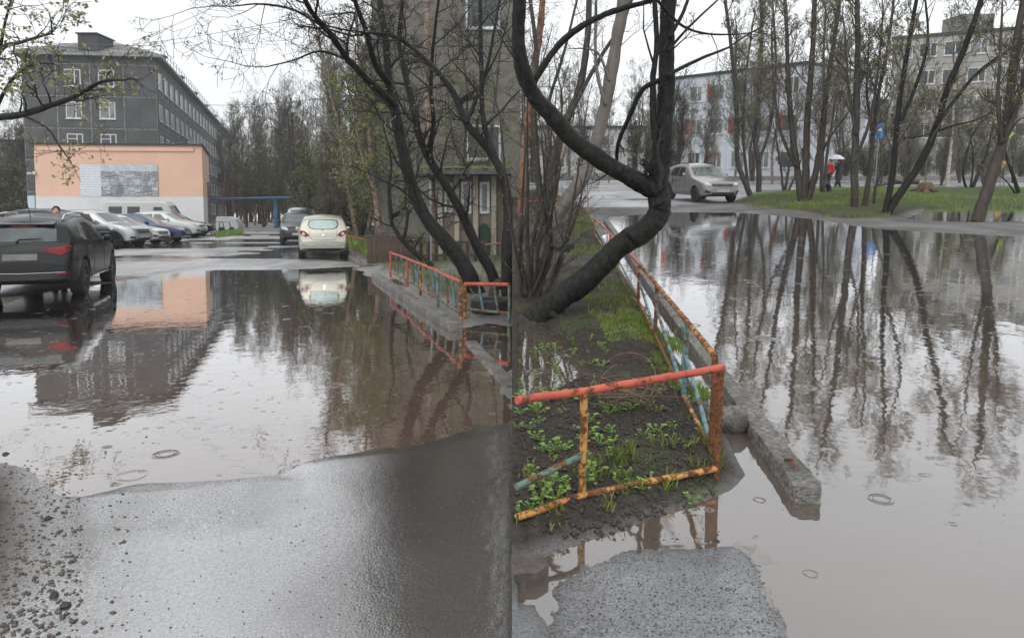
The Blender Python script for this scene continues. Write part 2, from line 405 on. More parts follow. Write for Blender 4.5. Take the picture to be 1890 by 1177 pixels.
RA = {'film': lambda P: .45 * sm(-.1, .1, -sdf_poly(P, PATCH_R)) + .8 * sm(.1, .16, fbm(P[:, 0] * .2, P[:, 1] * .5)) * sm(-.2, .2, -sdf_poly(P, ROAD_R)),
      'wet': lambda P: np.clip(0.30 + 0.55 * sm(-.2, .2, -sdf_poly(P, ROAD_R)) - 0.6 * sm(-.5, .5, -sdf_poly(P, GRASS_R)) - 0.32 * sm(0, .1, -sdf_poly(P, PLOT_R)) + 0.38 * sm(-.1, .1, -sdf_poly(P, PATCH_R)) + fbm(P[:, 0] * .6, P[:, 1] * .3) * .5, 0.0, 1),
      'dirt': lambda P: np.clip(1.0 - sm(-.3, .3, -sdf_poly(P, ROAD_R)) - sm(-.03, .05, -sdf_poly(P, PATCH_R)) - sm(-.03, .05, -sdf_poly(P, NEAR_R)), 0, 1),
      'grass': lambda P: np.clip(sm(-.3, .8, -sdf_poly(P, GRASS_R)) + 0.5 * sm(0.02, .2, fbm(P[:, 0] * 1.5 + 5, P[:, 1] * 1.5)) * (sdf_poly(P, PLOT_R) < 0), 0, 1)}
g_mud = ground_mat('courtyard_mud', (0.036, 0.038, 0.041), (0.080, 0.083, 0.087), (0.020, 0.016, 0.012), (0.060, 0.048, 0.037), green=(0.075, 0.12, 0.022))
ysr = list(np.geomspace(1.2, 9, 330)) + list(np.geomspace(9.07, 30, 150)) + list(np.geomspace(30.4, 170, 60))
tr = np.concatenate([np.linspace(0.0, 0.5, 250), np.linspace(0.503, 0.86, 90), np.linspace(0.87, 2.2, 20)])
g = ob('courtyard_ground', fan_mesh('courtyard_ground', tr, ysr, z_R, RA, [g_mud], ('left', 0.5))); tag(g, kind='structure'); put(g, 'R')
w_R = water_mat('grey_puddle_water', (0.115, 0.088, 0.070), 1.9, .15, rough=.035)
mb = MB(); mb.add([Vector((0.004, 1.2, 0)), Vector((30, 1.2, 0)), Vector((30, 26, 0)), Vector((0.1, 26, 0))], [(0, 1, 2, 3)])
g = ob('puddle_water', mb.mesh('courtyard_water', w_R)); put(g, 'R'); tag(g, kind='structure')
# ================================================================= BUILDINGS
m_white = mat('white_frame', (0.60, 0.61, 0.61), 0.5)
m_glass = mat('dark_window_glass', (0.045, 0.055, 0.06), 0.12, (0.10, 0.11, 0.11), 0.6, spec=0.35)
m_curt = mat('curtained_window_glass', (0.30, 0.31, 0.30), 0.2, (0.16, 0.17, 0.17), 1.5, spec=0.4)
m_dark = mat('tarred_edge', (0.03, 0.03, 0.032), 0.6)

def facade_M(org, along):
    a = Vector((along[0], along[1], 0)).normalized(); inn = Vector((-a.y, a.x, 0))
    return Matrix(((a.x, inn.x, 0, org[0]), (a.y, inn.y, 0, org[1]), (0, 0, 1, org[2]), (0, 0, 0, 1)))
PANEL_CACHE = {}
def panel_mesh(w, h, hole, mt, proud=0.05, gap=0.07):
    key = (round(w, 3), round(h, 3), hole, mt.name, proud)
    if key in PANEL_CACHE: return PANEL_CACHE[key]
    mb = MB(); x0, x1, z0, z1 = gap, w - gap, gap, h - gap; y0, y1 = -proud, 0.03
    if hole:
        a, b, c, d = hole
        mb.bb(x0, a, y0, y1, z0, z1); mb.bb(b, x1, y0, y1, z0, z1); mb.bb(a, b, y0, y1, z0, c); mb.bb(a, b, y0, y1, d, z1)
    else: mb.bb(x0, x1, y0, y1, z0, z1)
    PANEL_CACHE[key] = mb.mesh('wall_panel', mt); return PANEL_CACHE[key]
WIN_CACHE = {}
def window_meshes(w, h, leaf=2, fm=None):
    fm = fm or m_white; key = (round(w, 3), round(h, 3), leaf, fm.name)
    if key in WIN_CACHE: return WIN_CACHE[key]
    f = MB(); t = 0.09; y0, y1 = -0.055, 0.0
    f.bb(0, t, y0, y1, 0, h); f.bb(w - t, w, y0, y1, 0, h); f.bb(t, w - t, y0, y1, 0, t); f.bb(t, w - t, y0, y1, h - t, h)
    if leaf >= 2: f.bb(w * .62 - t / 2, w * .62 + t / 2, y0 + .005, y1, t, h - t)
    if leaf >= 3: f.bb(t, w * .62 - t / 2, y0 + .01, y1, h * .68, h * .68 + t * .7)
    p = MB(); p.bb(t * .6, w - t * .6, -0.022, -0.004, t * .6, h - t * .6)
    s = MB(); s.bb(-.05, w + .05, -0.16, -0.06, -0.07, -0.012)
    fmesh = f.mesh('window_frame', fm)
    WIN_CACHE[key] = (fmesh, p.mesh('pane', m_glass), p.mesh('pane', m_curt), s.mesh('sill', fm)); return WIN_CACHE[key]
def facade(parent, org, along, bays, bw, storeys, sh, zbase, mt, win=None, winpick=None, leaf=2, proud=0.05, r=rng, skip=None):
    """precast panels as separate parts, windows set in their openings"""
    M0 = facade_M(org, along)
    for i in range(bays):
        for k in range(storeys):
            if skip and skip(i, k): continue
            haswin = win and (winpick is None or winpick(i, k))
            hole = None
            if haswin:
                ww, wh, wz = win; a = (bw - ww) / 2; hole = (a, a + ww, wz, wz + wh)
            ob('wall_panel', panel_mesh(bw, sh, hole, mt, proud), parent, M0 @ Matrix.Translation((i * bw, 0, zbase + k * sh)))
            if haswin:
                fm, p1, p2, sl = window_meshes(ww, wh, leaf)
                wo_ = ob('window', fm, parent, M0 @ Matrix.Translation((i * bw + a, -0.004, zbase + k * sh + wz)))
                ob('pane', p2 if r.random() < 0.42 else p1, wo_); ob('sill', sl, wo_)

# ---- dark five-storey block behind the annex
A = gp('L', 52, 450); B_ = Vector((0, 0, 0))
def pl(u, y): d = ray('L', u, 397); return Vector((d.x * y / d.y, y, 0))
A, Bc, Cc = pl(52, 63.2), pl(297, 64.6), pl(430, 132.0)
m_dk = mat('dark_wet_panel', (0.058, 0.062, 0.065), 0.75, (0.125, 0.128, 0.128), 0.5, 0.4, 0.75, bump=0.25, bscale=60, stretch=(1, 1, 0.5))
m_joint = mat('pale_joint_mastic', (0.32, 0.32, 0.31), 0.8, (0.14, 0.14, 0.14), 3.0)
m_roof = mat('grey_corrugated_roof', (0.30, 0.305, 0.31), 0.55, (0.20, 0.2, 0.2), 2.0)
gz = rise_L(64) + 0.03
t = thing('apartment_block', 'L', (Bc.x, Bc.y, gz), 0, 'long dark grey five storey panel block with hipped roof behind the pink annex', 'building')
a2, c2 = A - Bc, Cc - Bc; d2 = a2 + c2; H = 15.2
mb = MB(); mb.prism([(a2.x, a2.y), (0, 0), (c2.x, c2.y), (d2.x, d2.y)], -0.3, H); ob('wall_core', mb.mesh('wall_core', m_joint), t)
bw = a2.length / 4; sh = 2.84
facade(t, (a2.x, a2.y, 0), (-a2.x, -a2.y), 4, bw, 5, sh, .35, m_dk, (1.35, 1.5, 0.85), lambda i, k: i in (1, 2), 3)
nb = 23; lb = c2.length / nb
facade(t, (0, 0, 0), (c2.x, c2.y), nb, lb, 5, sh, .35, m_dk, (1.7, 1.5, 0.85), lambda i, k: (i % 3) != 2 or k > 0, 2)
for og_, al_, wd_ in (((a2.x, a2.y, 0), (-a2.x, -a2.y), a2.length), ((0, 0, 0), (c2.x, c2.y), c2.length)):
    mb = MB(); mb.bb(.02, wd_ - .02, -.05, .03, .35 + 5 * sh + .05, H - .01); ob('frieze', mb.mesh('frieze', m_dk), t, facade_M(og_, al_))
mb = MB(); ov = 0.6
e1 = (-a2).normalized(); e2 = c2.normalized()
pts = [a2 - e1 * ov - e2 * ov, e1 * ov - e2 * ov, c2 + e1 * ov + e2 * ov, d2 - e1 * ov + e2 * ov]
mid1 = (a2 / 2) + e2 * 6.0; mid2 = (a2 / 2) + c2 - e2 * 6.0
V = [Vector((q.x, q.y, H)) for q in pts] + [Vector((q.x, q.y, H + .22)) for q in pts] + [Vector((mid1.x, mid1.y, H + 2.9)), Vector((mid2.x, mid2.y, H + 2.9))]
mb.add(V, [(3, 2, 1, 0), (0, 1, 5, 4), (1, 2, 6, 5), (2, 3, 7, 6), (3, 0, 4, 7), (4, 5, 8), (5, 6, 9, 8), (6, 7, 9), (7, 4, 8, 9)])
rf = ob('roof', mb.mesh('roof', m_roof), t)
mb = MB()
for i in range(28):
    q0 = pts[0].lerp(pts[1], (i + .5) / 28); q1 = mid1 + (q0 - a2 / 2) * 0.06
    mb.tube([Vector((q0.x, q0.y, H + .25)), Vector((q0.x * .45 + mid1.x * .55, q0.y * .45 + mid1.y * .55, H + 1.72))], 0.045, 4)
ob('roof_seam', mb.mesh('roof_seam', m_roof), rf)
def chim(q, w, dd, z0, z1, cap=True):
    mb = MB(); mb.box((q.x, q.y, (z0 + z1) / 2), (w, dd, z1 - z0))
    if cap: mb.box((q.x, q.y, z1 + .08), (w + .25, dd + .25, .16))
    ob('chimney', mb.mesh('chimney', mat('dark_chimney', (0.07, 0.07, 0.072), 0.8, (.12, .12, .12), 3)), rf)
mb = MB(); q = a2 * .47 + e2 * 1.2; mb.box((q.x, q.y, H + 1.1), (1.7, 2.6, 1.7)); mb.box((q.x, q.y, H + 2.0), (1.95, 2.9, .1))
ob('dormer', mb.mesh('dormer', mat('dark_dormer', (0.05, 0.05, 0.052), 0.7)), rf)
for k in range(6): chim(e2 * (8 + 11 * k) - e1 * 1.0, .8, .8, H + .2, H + 1.75)
mb = MB()
for side in ((pts[0], pts[1]), (pts[1], pts[2])):
    n_ = int((side[1] - side[0]).length / 1.6)
    for i in range(n_ + 1):
        q = side[0].lerp(side[1], i / n_); mb.tube([Vector((q.x, q.y, H + .2)), Vector((q.x, q.y, H + .95))], .025, 4)
    for zz in (.6, .95): mb.tube([Vector((side[0].x, side[0].y, H + zz)), Vector((side[1].x, side[1].y, H + zz))], .025, 4)
ob('roof_railing', mb.mesh('roof_railing', mat('thin_roof_rail', (.14, .14, .14), .6)), rf)
# dishes on the long side
for k, (s_, z_) in enumerate(((9.5, 6.6), (17, 9.6))):
    mb = MB(); mb.lathe([(0.02, 0.06), (0.25, 0.02), (.42, -.08), (.43, -.09)], 14, 'Y')
    q = e2 * s_ + Vector((e2.y, -e2.x, 0)) * .4
    ob('satellite_dish', mb.mesh('dish', m_white), t, Matrix.Translation((q.x, q.y, z_)))

# ---- pink annex with white base
m_pink = mat('pink_render', (0.78, 0.51, 0.385), 0.85, (0.72, 0.46, 0.34), 0.6, bump=0.1, bscale=50)
m_wbase = mat('white_washed_render', (0.70, 0.70, 0.71), 0.85, (0.62, 0.62, 0.63), 0.8, bump=0.1, bscale=40)
yA = 51.0
a0, a1, a3 = pl(68, yA), pl(376, yA + .9), pl(388, 60.5)
gz = rise_L(yA)
t = thing('annex', 'L', (a0.x, a0.y, gz), 0, 'low flat roofed annex with pink upper wall and white lower wall', 'building')
b1, b3 = a1 - a0, a3 - a0; b4 = Vector((.5, 9.5, 0)); Hh = 6.25; zw = 2.55
fx = b1.normalized(); fin = Vector((-fx.y, fx.x, 0))
mb = MB(); mb.prism([(0, 0), (b1.x, b1.y), (b3.x, b3.y), (b4.x, b4.y)], zw, Hh); ob('upper_wall', mb.mesh('upper_wall', m_pink), t)
o = 0.02
mb = MB(); mb.prism([(-o, -o), (b1.x + o, b1.y - o), (b3.x + o, b3.y), (b4.x - o, b4.y)], -0.4, zw - .003); ob('lower_wall', mb.mesh('lower_wall', m_wbase), t)
mb = MB(); o = .16; mb.prism([(-o, -o), (b1.x + o, b1.y - o), (b3.x + o, b3.y), (b4.x - o, b4.y)], Hh + .003, Hh + .12); ob('parapet_cap', mb.mesh('parapet_cap', m_dark), t)
q0, q1 = fx * .45 - fin * .10, b1 - fx * .55 - fin * .10
mb = MB(); mb.prism([(q0.x, q0.y), (q1.x, q1.y), ((q1 + fin * .095).x, (q1 + fin * .095).y), ((q0 + fin * .095).x, (q0 + fin * .095).y)], Hh - .42, Hh - .16); ob('cornice_band', mb.mesh('cornice_band', m_pink), t)
mb = MB(); q = b1 + Vector((.09, .5, 0)); mb.tube([Vector((q.x + .1, q.y, -.1)), Vector((q.x + .1, q.y, 3.3)), Vector((q.x + .05, q.y, 3.6))], .09, 8); ob('drain_pipe', mb.mesh('drain_pipe', mat('brown_pipe', (.10, .07, .055), .6)), t)
mb = MB(); mb.tube([b1 * .02 + Vector((-.2, -.25, 4.2)), b1 * .02 + Vector((-.2, -.05, 4.2))], .12, 8); mb.lathe([(.02, 0), (.16, .02), (.17, .14), (.02, .17)], 10, 'Z', (-.2, -.25, 4.1)); ob('wall_lamp', mb.mesh('wall_lamp', m_white), t)
mb = MB(); mb.bb(-.55, -.05, -.1, 0.1, 1.7, 2.6); ob('meter_box', mb.mesh('meter_box', mat('pale_blue_box', (.5, .58, .64), .5)), t)
# poster: a flat printed sheet on the pink wall (grey generic town view)
def poster_mat():
    m, n, out = new_mat('printed_sheet')
    tcn = N(n, 'ShaderNodeTexCoord'); uv = tcn.outputs['Object']
    mpn = N(n, 'ShaderNodeMapping'); mpn.inputs['Rotation'].default_value = (0, 0.12, 0); mpn.inputs['Scale'].default_value = (1, 1, 1); n.links.new(uv, mpn.inputs['Vector'])
    sx = N(n, 'ShaderNodeSeparateXYZ'); n.links.new(uv, sx.inputs[0])
    cb = N(n, 'ShaderNodeCombineXYZ'); sx2 = N(n, 'ShaderNodeSeparateXYZ'); n.links.new(mpn.outputs[0], sx2.inputs[0])
    n.links.new(sx2.outputs[0], cb.inputs[0]); n.links.new(sx2.outputs[2], cb.inputs[1])
    br = N(n, 'ShaderNodeTexBrick', Scale=1.6); br.inputs['Color1'].default_value = (.62, .66, .69, 1); br.inputs['Color2'].default_value = (.30, .33, .36, 1)
    br.inputs['Mortar'].default_value = (.12, .13, .14, 1); br.inputs['Mortar Size'].default_value = 0.05; br.offset = 0.37; br.squash = 0.6; n.links.new(cb.outputs[0], br.inputs['Vector'])
    f, _ = noise_fac(n, 2.3, 0.4, 0.58, 8, .75, stretch=(0.7, 1, 1.5)); f2, _ = noise_fac(n, 3.2, 0.48, 0.56, 6, .75, stretch=(.5, 1, 1.6))
    vo = N(n, 'ShaderNodeTexVoronoi', Scale=1.5); vo.distance = 'MANHATTAN'; n.links.new(cb.outputs[0], vo.inputs['Vector']); sv = N(n, 'ShaderNodeSeparateColor'); n.links.new(vo.outputs['Color'], sv.inputs[0])
    cv = N(n, 'ShaderNodeValToRGB'); cv.color_ramp.elements[0].color = (.16, .18, .20, 1); cv.color_ramp.elements[1].color = (.68, .72, .75, 1); n.links.new(sv.outputs[0], cv.inputs[0])
    c = mixc(n, f, br.outputs['Color'], cv.outputs[0]); c = mixc(n, math_n(n, 'MULTIPLY', f2, .6), c, (.12, .13, .14))
    ltop = math_n(n, 'GREATER_THAN', sx.outputs[2], 1.75); c = mixc(n, math_n(n, 'MULTIPLY', ltop, .6), c, (.66, .70, .74))
    wv = math_n(n, 'SINE', math_n(n, 'MULTIPLY', sx.outputs[2], 34.0)); ln = math_n(n, 'GREATER_THAN', wv, .55)
    f3, _ = noise_fac(n, 14, .45, .5, 2); txt = mixc(n, math_n(n, 'MULTIPLY', math_n(n, 'MULTIPLY', ln, f3), .45), (.66, .71, .75), (.2, .22, .25))
    left = math_n(n, 'LESS_THAN', sx.outputs[0], 1.45); c = mixc(n, left, c, txt)
    b = N(n, 'ShaderNodeBsdfPrincipled'); b.inputs['Roughness'].default_value = .55; n.links.new(c, b.inputs['Base Color']); n.links.new(b.outputs[0], out.inputs['Surface']); return m
L_w = b1.length; px0, px1 = (150 - 68) / 308 * L_w, (293 - 68) / 308 * L_w
nx = 26; mb = MB(); hp = 2.28
grid = []
for k in range(11):
    for i in range(nx + 1):
        wob = 0.02 * math.sin(i * 1.7 + k) * math.sin(k * 1.1) + .012 * rng.random()
        ed = (-0.03 + .03 * math.sin(i * .9)) if k in (0, 10) else 0
        grid.append(Vector(((px1 - px0) * i / nx, -0.045 - abs(wob), hp * k / 10 + ed - 0.05 * (1 - i / nx))))
fs = [(k * (nx + 1) + i, k * (nx + 1) + i + 1, (k + 1) * (nx + 1) + i + 1, (k + 1) * (nx + 1) + i) for k in range(10) for i in range(nx)]
mb.add(grid, fs)
po = ob('poster', mb.mesh('poster', poster_mat(), True)); q = a0 + fx * px0
po.matrix_basis = Matrix.Translation((0, 0, 0)) @ facade_M((q.x, q.y, gz + 2.62), (fx.x, fx.y))
tag(po, 'large wrinkled grey printed poster of a town hung on the pink wall', 'poster')

# ---- far beige block glimpsed at the left edge
m_far = mat('weathered_beige_panel', (0.24, 0.225, 0.20), 0.85, (0.30, 0.28, 0.25), 0.4)
q = pl(-60, 88); t = thing('far_block', 'L', (q.x, q.y, .45), 0, 'distant brownish panel building behind trees at the left edge', 'building')
mb = MB(); mb.bb(0, 9.2, .06, 12, -.3, 10.2); ob('wall_core', mb.mesh('wall_core', m_joint), t)
facade(t, (0, .06, 0), (1, 0), 3, 3.06, 3, 3.0, .9, m_far, (1.7, 1.4, .8))
mb = MB(); mb.bb(-.3, 9.5, -.3, 12.3, 10.21, 10.45); ob('roof_slab', mb.mesh('roof_slab', m_dark), t)

# ---- tall grey block on the right of the yard, with its entrance porch
m_gr = mat('pebbledash_panel', (0.13, 0.12, 0.10), 0.9, (0.20, 0.185, 0.16), 1.2, bump=0.4, bscale=30, col3=(0.15, 0.14, 0.12), scale3=0.35)
y0 = 31.0; q = pl(691, y0); wd = -q.x - 0.06
t = thing('tower_block', 'L', (q.x, y0, .1), 0, 'tall weathered grey pebbledash block behind the leaning trees beside the railing', 'building')
wd2 = wd + .42; mb = MB(); mb.bb(0, wd2, .0, 22, -.4, 25.6); ob('wall_core', mb.mesh('wall_core', mat('grey_joint', (.17, .165, .155), .9)), t)
facade(t, (0, 0, 0), (1, 0), 2, wd2 / 2, 9, 2.8, .3, m_gr, (1.5, 1.5, .8), lambda i, k: i == 1 and k in (1, 3, 4, 6), 1)
mb = MB(); mb.bb(-.15, wd2, -.2, 22, 25.6, 25.9); ob('roof_slab', mb.mesh('roof_slab', m_dark), t)

m_plast = mat('tan_plaster', (0.22, 0.185, 0.145), 0.9, (0.15, 0.13, 0.10), 1.5, bump=.2, bscale=25, col3=(.17, .15, .12), scale3=.8)
y0 = 25.2; q = pl(806, y0); wd = -q.x - .05
t = thing('entrance_porch', 'L', (q.x, y0, .15), 0, 'tan plastered entrance porch with mossy flat canopy beside the tall grey block', 'porch')
mb = MB(); mb.bb(0, wd, .35, 4.5, -.3, 2.85); ob('wall', mb.mesh('wall', m_plast), t)
for i, px in enumerate((.02, .62, 1.3, 1.95, wd - .2)):
    mb = MB(); mb.bb(px, px + .17, .12, .349, -.3, 2.85); ob('pilaster', mb.mesh('pilaster', mat('pale_plaster', (.40, .35, .28), .9, (.28, .25, .2), 2)), t)
mb = MB(); mb.bb(-.55, wd + .02, -.75, 4.6, 2.86, 3.06); cn = ob('canopy', mb.mesh('canopy', mat('stained_concrete', (.11, .105, .10), .9, (.06, .06, .06), 2)), t)
mb = MB()
for i in range(240):
    x_, y_ = rng.uniform(-.5, wd - .02), rng.uniform(-.72, -.2) if rng.random() < .6 else rng.uniform(-.7, 3)
    s_ = rng.uniform(.05, .13); mb.lathe([(s_, 0), (s_ * .8, s_ * .5), (.001, s_ * .75)], 6, 'Z', (x_, y_, 3.055))
tag(ob('moss', mb.mesh('moss', mat('moss', (.08, .12, .02), .95, (.14, .17, .04), 4)), cn), kind='stuff')
for (xa, xb, za, zb) in ((.25, .56, 1.55, 2.6), (.85, 1.22, 1.5, 2.65), (1.52, 1.88, 1.5, 2.65)):
    fm, p1, p2, sl = window_meshes(xb - xa, zb - za, 1); w_ = ob('window', fm, t, Matrix.Translation((xa, .345, za))); ob('pane', mat and p2, w_)
mb = MB(); mb.bb(.85, 1.22, .33, .349, .9, 1.4); ob('wall_board', mb.mesh('wall_board', mat('brown_board', (.13, .08, .055), .7)), t)
mb = MB(); pr = [(1.45, -.1), (1.9, -.1), (1.9, .85)] + [(1.675 + .225 * math.cos(a), .85 + .3 * math.sin(a)) for a in np.linspace(0.3, 2.8, 7)] + [(1.45, .85)]
mb2 = MB(); mb2.prism(pr, 0, .03); mm = mb2.mesh('door', mat('dark_green_door', (.02, .045, .03), .5))
d_ = ob('door', mm, t, Matrix.Translation((0, .348, 0)) @ Matrix.Rotation(R(90), 4, 'X'))
mb = MB(); mb.tube([Vector((1.52, .29, .5)), Vector((1.52, .29, .7))], .015, 6); ob('handle', mb.mesh('handle', m_dark), d_, d_.matrix_basis.inverted())

# ---- courtyard buildings, seen through the trees
def plR(u, y): d = ray('R', u, 300); return Vector((d.x * y / d.y, y, 0))
m_wp = mat('white_blue_panel', (0.66, 0.70, 0.76), 0.8, (0.58, 0.62, 0.68), .4)
m_red = mat('red_panel', (0.50, 0.06, 0.035), 0.6)
y0 = 68.0; q = plR(1225, y0 + 6); q2 = plR(1478, y0 - 6)
t = thing('white_school', 'R', (q.x, q.y, 0), 0, 'white three storey building with red square accents behind the silver car', 'building')
al = (q2 - q); ln_ = al.length; au = al.normalized(); inn = Vector((-au.y, au.x, 0))
mb = MB(); c_ = [Vector((0, 0, 0)), al, al + inn * 12, inn * 12]; mb.prism([(p.x, p.y) for p in c_], -.4, 9.9); ob('wall_core', mb.mesh('wall_core', m_wp), t)
nb = 6; bw = ln_ / nb
facade(t, (0, 0, 0), (au.x, au.y), nb, bw, 3, 3.2, .2, m_wp, (1.5, 1.5, .9), None, 2)
M0 = facade_M((0, 0, 0), (au.x, au.y))
for i in range(nb):
    for k in range(3):
        if (i + k) % 2 == 0:
            mb = MB(); mb.bb(.1, .62, -.09, -.051, .95, 2.45); ob('accent_panel', mb.mesh('accent_panel', m_red), t, M0 @ Matrix.Translation((i * bw, 0, .2 + k * 3.2)))
mb = MB(); c_ = [-au * .2 - inn * .2, al + au * .2 - inn * .2, al + inn * 12, inn * 12]; mb.prism([(p.x, p.y) for p in c_], 9.92, 10.15); ob('roof_slab', mb.mesh('roof_slab', m_dark), t)

m_bei = mat('beige_tile_panel', (0.40, 0.375, 0.34), 0.85, (0.31, 0.29, 0.265), .5, col3=(.46, .43, .40), scale3=.25)
y0 = 78.0; q = plR(1632, y0); q2 = plR(1960, y0 - 8)
t = thing('beige_block', 'R', (q.x, q.y, 0), 0, 'large beige panel apartment block behind the trees at the right edge', 'building')
al = (q2 - q); ln_ = al.length; au = al.normalized(); inn = Vector((-au.y, au.x, 0))
mb = MB(); c_ = [Vector((0, 0, 0)), al, al + inn * 12, inn * 12]; mb.prism([(p.x, p.y) for p in c_], -.4, 14.6); ob('wall_core', mb.mesh('wall_core', m_bei), t)
nb = 7; bw = ln_ / nb
facade(t, (0, 0, 0), (au.x, au.y), nb, bw, 5, 2.8, .5, m_bei, (1.6, 1.45, .85), None, 2)
mb = MB(); c_ = [-au * .2 - inn * .2, al + au * .2 - inn * .2, al + inn * 12, inn * 12]; mb.prism([(p.x, p.y) for p in c_], 14.62, 14.9); ob('roof_slab', mb.mesh('roof_slab', m_dark), t)
q3 = al * .43 + inn * 4; mb = MB(); mb.box((q3.x, q3.y, 15.9), (3.4, 3.4, 2.0)); ob('lift_house', mb.mesh('lift_house', mat('grey_brick_house', (.22, .215, .21), .9)), t)
# tan block between them
y0 = 84; q = plR(1520, y0); q2 = plR(1640, y0)
t = thing('tan_block', 'R', (q.x, q.y, 0), 0, 'pale tan building half hidden between the white building and the beige block', 'building')
w_ = q2.x - q.x
mb = MB(); mb.bb(0, w_, 0, 10, -.4, 8.6); ob('wall_core', mb.mesh('wall_core', m_joint), t)
facade(t, (0, 0, 0), (1, 0), 2, w_ / 2, 3, 2.8, .1, mat('tan_panel', (.40, .36, .30), .85, (.32, .29, .25), .5), (1.7, 1.4, .8))
mb = MB(); mb.bb(-.2, w_ + .2, -.2, 10.2, 8.61, 8.85); ob('roof_slab', mb.mesh('roof_slab', m_dark), t)
# long pale block far behind the shrubs at the left of the courtyard
y0 = 95; q = plR(962, y0); q2 = plR(1190, y0)
t = thing('pale_block', 'R', (q.x, q.y, 0), 0, 'low pale building far behind the crooked tree', 'building')
w_ = q2.x - q.x
mb = MB(); mb.bb(0, w_, 0, 10, -.4, 6.2); ob('wall_core', mb.mesh('wall_core', m_joint), t)
facade(t, (0, 0, 0), (1, 0), 5, w_ / 5, 2, 2.9, .1, mat('pale_panel', (.5, .5, .49), .85, (.4, .4, .39), .5), (1.7, 1.4, .8))
mb = MB(); mb.bb(-.2, w_ + .2, -.2, 10.2, 6.21, 6.4); ob('roof_slab', mb.mesh('roof_slab', m_dark), t)
# ================================================================= RAILINGS, KERBS, STREET THINGS
def rust_mat(name, paint, amount=0.5, paint2=None, rust=(0.20, 0.075, 0.025)):
    if name in MATS: return MATS[name]
    m, n, out = new_mat(name); b = N(n, 'ShaderNodeBsdfPrincipled')
    f, r1 = noise_fac(n, 14, .62 - amount * .35, .68 - amount * .35, 6, .7); f2, r2 = noise_fac(n, 55, .42, .62, 4)
    base = paint
    if paint2:
        fp, _ = noise_fac(n, 5, .42, .58, 3); base = mixc(n, fp, paint, paint2)
    rc = mixc(n, f2, rust, tuple(x * .3 for x in rust)); c = mixc(n, f, base, rc)
    n.links.new(c, b.inputs['Base Color'])
    rr = N(n, 'ShaderNodeMapRange'); rr.inputs['To Min'].default_value = .32; rr.inputs['To Max'].default_value = .75; n.links.new(f, rr.inputs['Value']); n.links.new(rr.outputs[0], b.inputs['Roughness'])
    bp = N(n, 'ShaderNodeBump'); bp.inputs['Strength'].default_value = .6; bp.inputs['Distance'].default_value = .006
    n.links.new(math_n(n, 'ADD', f, math_n(n, 'MULTIPLY', r2, .6)), bp.inputs['Height']); n.links.new(bp.outputs[0], b.inputs['Normal'])
    n.links.new(b.outputs[0], out.inputs['Surface']); MATS[name] = m; return m
R_red = rust_mat('rusty_red_paint', (0.56, 0.11, 0.06), .22, (.46, .085, .05))
R_or = rust_mat('rusty_orange_paint', (0.58, 0.30, 0.08), .50, (.48, .15, .05))
R_blue = rust_mat('rusty_blue_paint', (0.10, 0.26, 0.32), .3, (.12, .22, .20))
R_grn = rust_mat('rusty_green_paint', (0.09, 0.20, 0.16), .4, (.15, .17, .14))
R_brn = rust_mat('dark_rust_paint', (0.16, 0.06, 0.045), .7, (.35, .07, .05))
m_conc = mat('wet_concrete', (0.10, 0.095, 0.088), .6, (0.30, 0.285, 0.26), 34, .38, .62, bump=1.0, bscale=70, col3=(.07, .065, .058), scale3=4.0)

def pipe(name, pts, r, mt, parent, k=8):
    n = len(pts)
    P = []
    for i in range(n - 1):
        m_ = 5
        for j in range(m_): P.append(pts[i].lerp(pts[i + 1], j / m_))
    P.append(pts[-1]); P = [p + Vector((rng.gauss(0, r * .08), rng.gauss(0, r * .08), rng.gauss(0, r * .1))) for p in P]
    mb = MB(); mb.tube(P, r, k); return ob(name, mb.mesh(name, mt, False, 50), parent)
def loc(t_org, q): return q - t_org

# ---- courtyard: low pipe railing nearest the camera (front run)
P0 = gp('R', 1322, 872, .06); org = Vector((P0.x, P0.y, 0))
t = thing('pipe_railing', 'R', org, 0, 'rusty red pipe railing with yellow post nearest the camera', 'railing', 'low pipe railings')
def top_of(pb, v): return dp('R', 0, v, pb.y).z
L0 = gp('R', 949, 958, .09); Pm = gp('R', 1075, 916, .08)
zt0, ztm, ztL = top_of(P0, 678), top_of(Pm, 722), top_of(L0, 738)
rr_ = .0175
pipe('top_rail', [Vector((.012, 0, zt0)), Vector(((Pm - org).x, (Pm - org).y, ztm)), Vector((.02 - org.x, (L0 - org).y, ztL + .0))], rr_ * 1.05, R_red, t, 10)
pipe('bottom_rail', [Vector((0, 0, .085)), Vector(((Pm - org).x, (Pm - org).y, .085)), Vector((.02 - org.x, (L0 - org).y, .10))], rr_ * .95, R_or, t, 10)
pipe('post', [Vector((0, 0, -.15)), Vector((0, 0, zt0))], rr_, R_brn, t, 10)
pipe('post', [Vector(((Pm - org).x, (Pm - org).y, .085)), Vector(((Pm - org).x, (Pm - org).y, ztm))], rr_, R_or, t, 10)
pipe('mid_rail', [Vector(((Pm - org).x - .005, (Pm - org).y, .28)), Vector((.02 - org.x, (L0 - org).y, .235))], rr_ * .85, R_grn, t)
# ---- side run going away along the kerb
SIDE = [(1312, 842, 658), (1262, 742, 592), (1178, 560, 487), (1098, 436, 416)]   # post foot and head
pts_ = [gp('R', u, v, .05) for u, v, _ in SIDE]; org = Vector((pts_[0].x, pts_[0].y, 0))
t = thing('pipe_railing', 'R', org, 0, 'rusty orange and blue pipe railing running away along the kerb beside the plot', 'railing', 'low pipe railings')
ztop = [top_of(p, v) for p, (_, _, v) in zip(pts_, SIDE)]
ztop = [max(.42, min(.62, z)) for z in ztop]
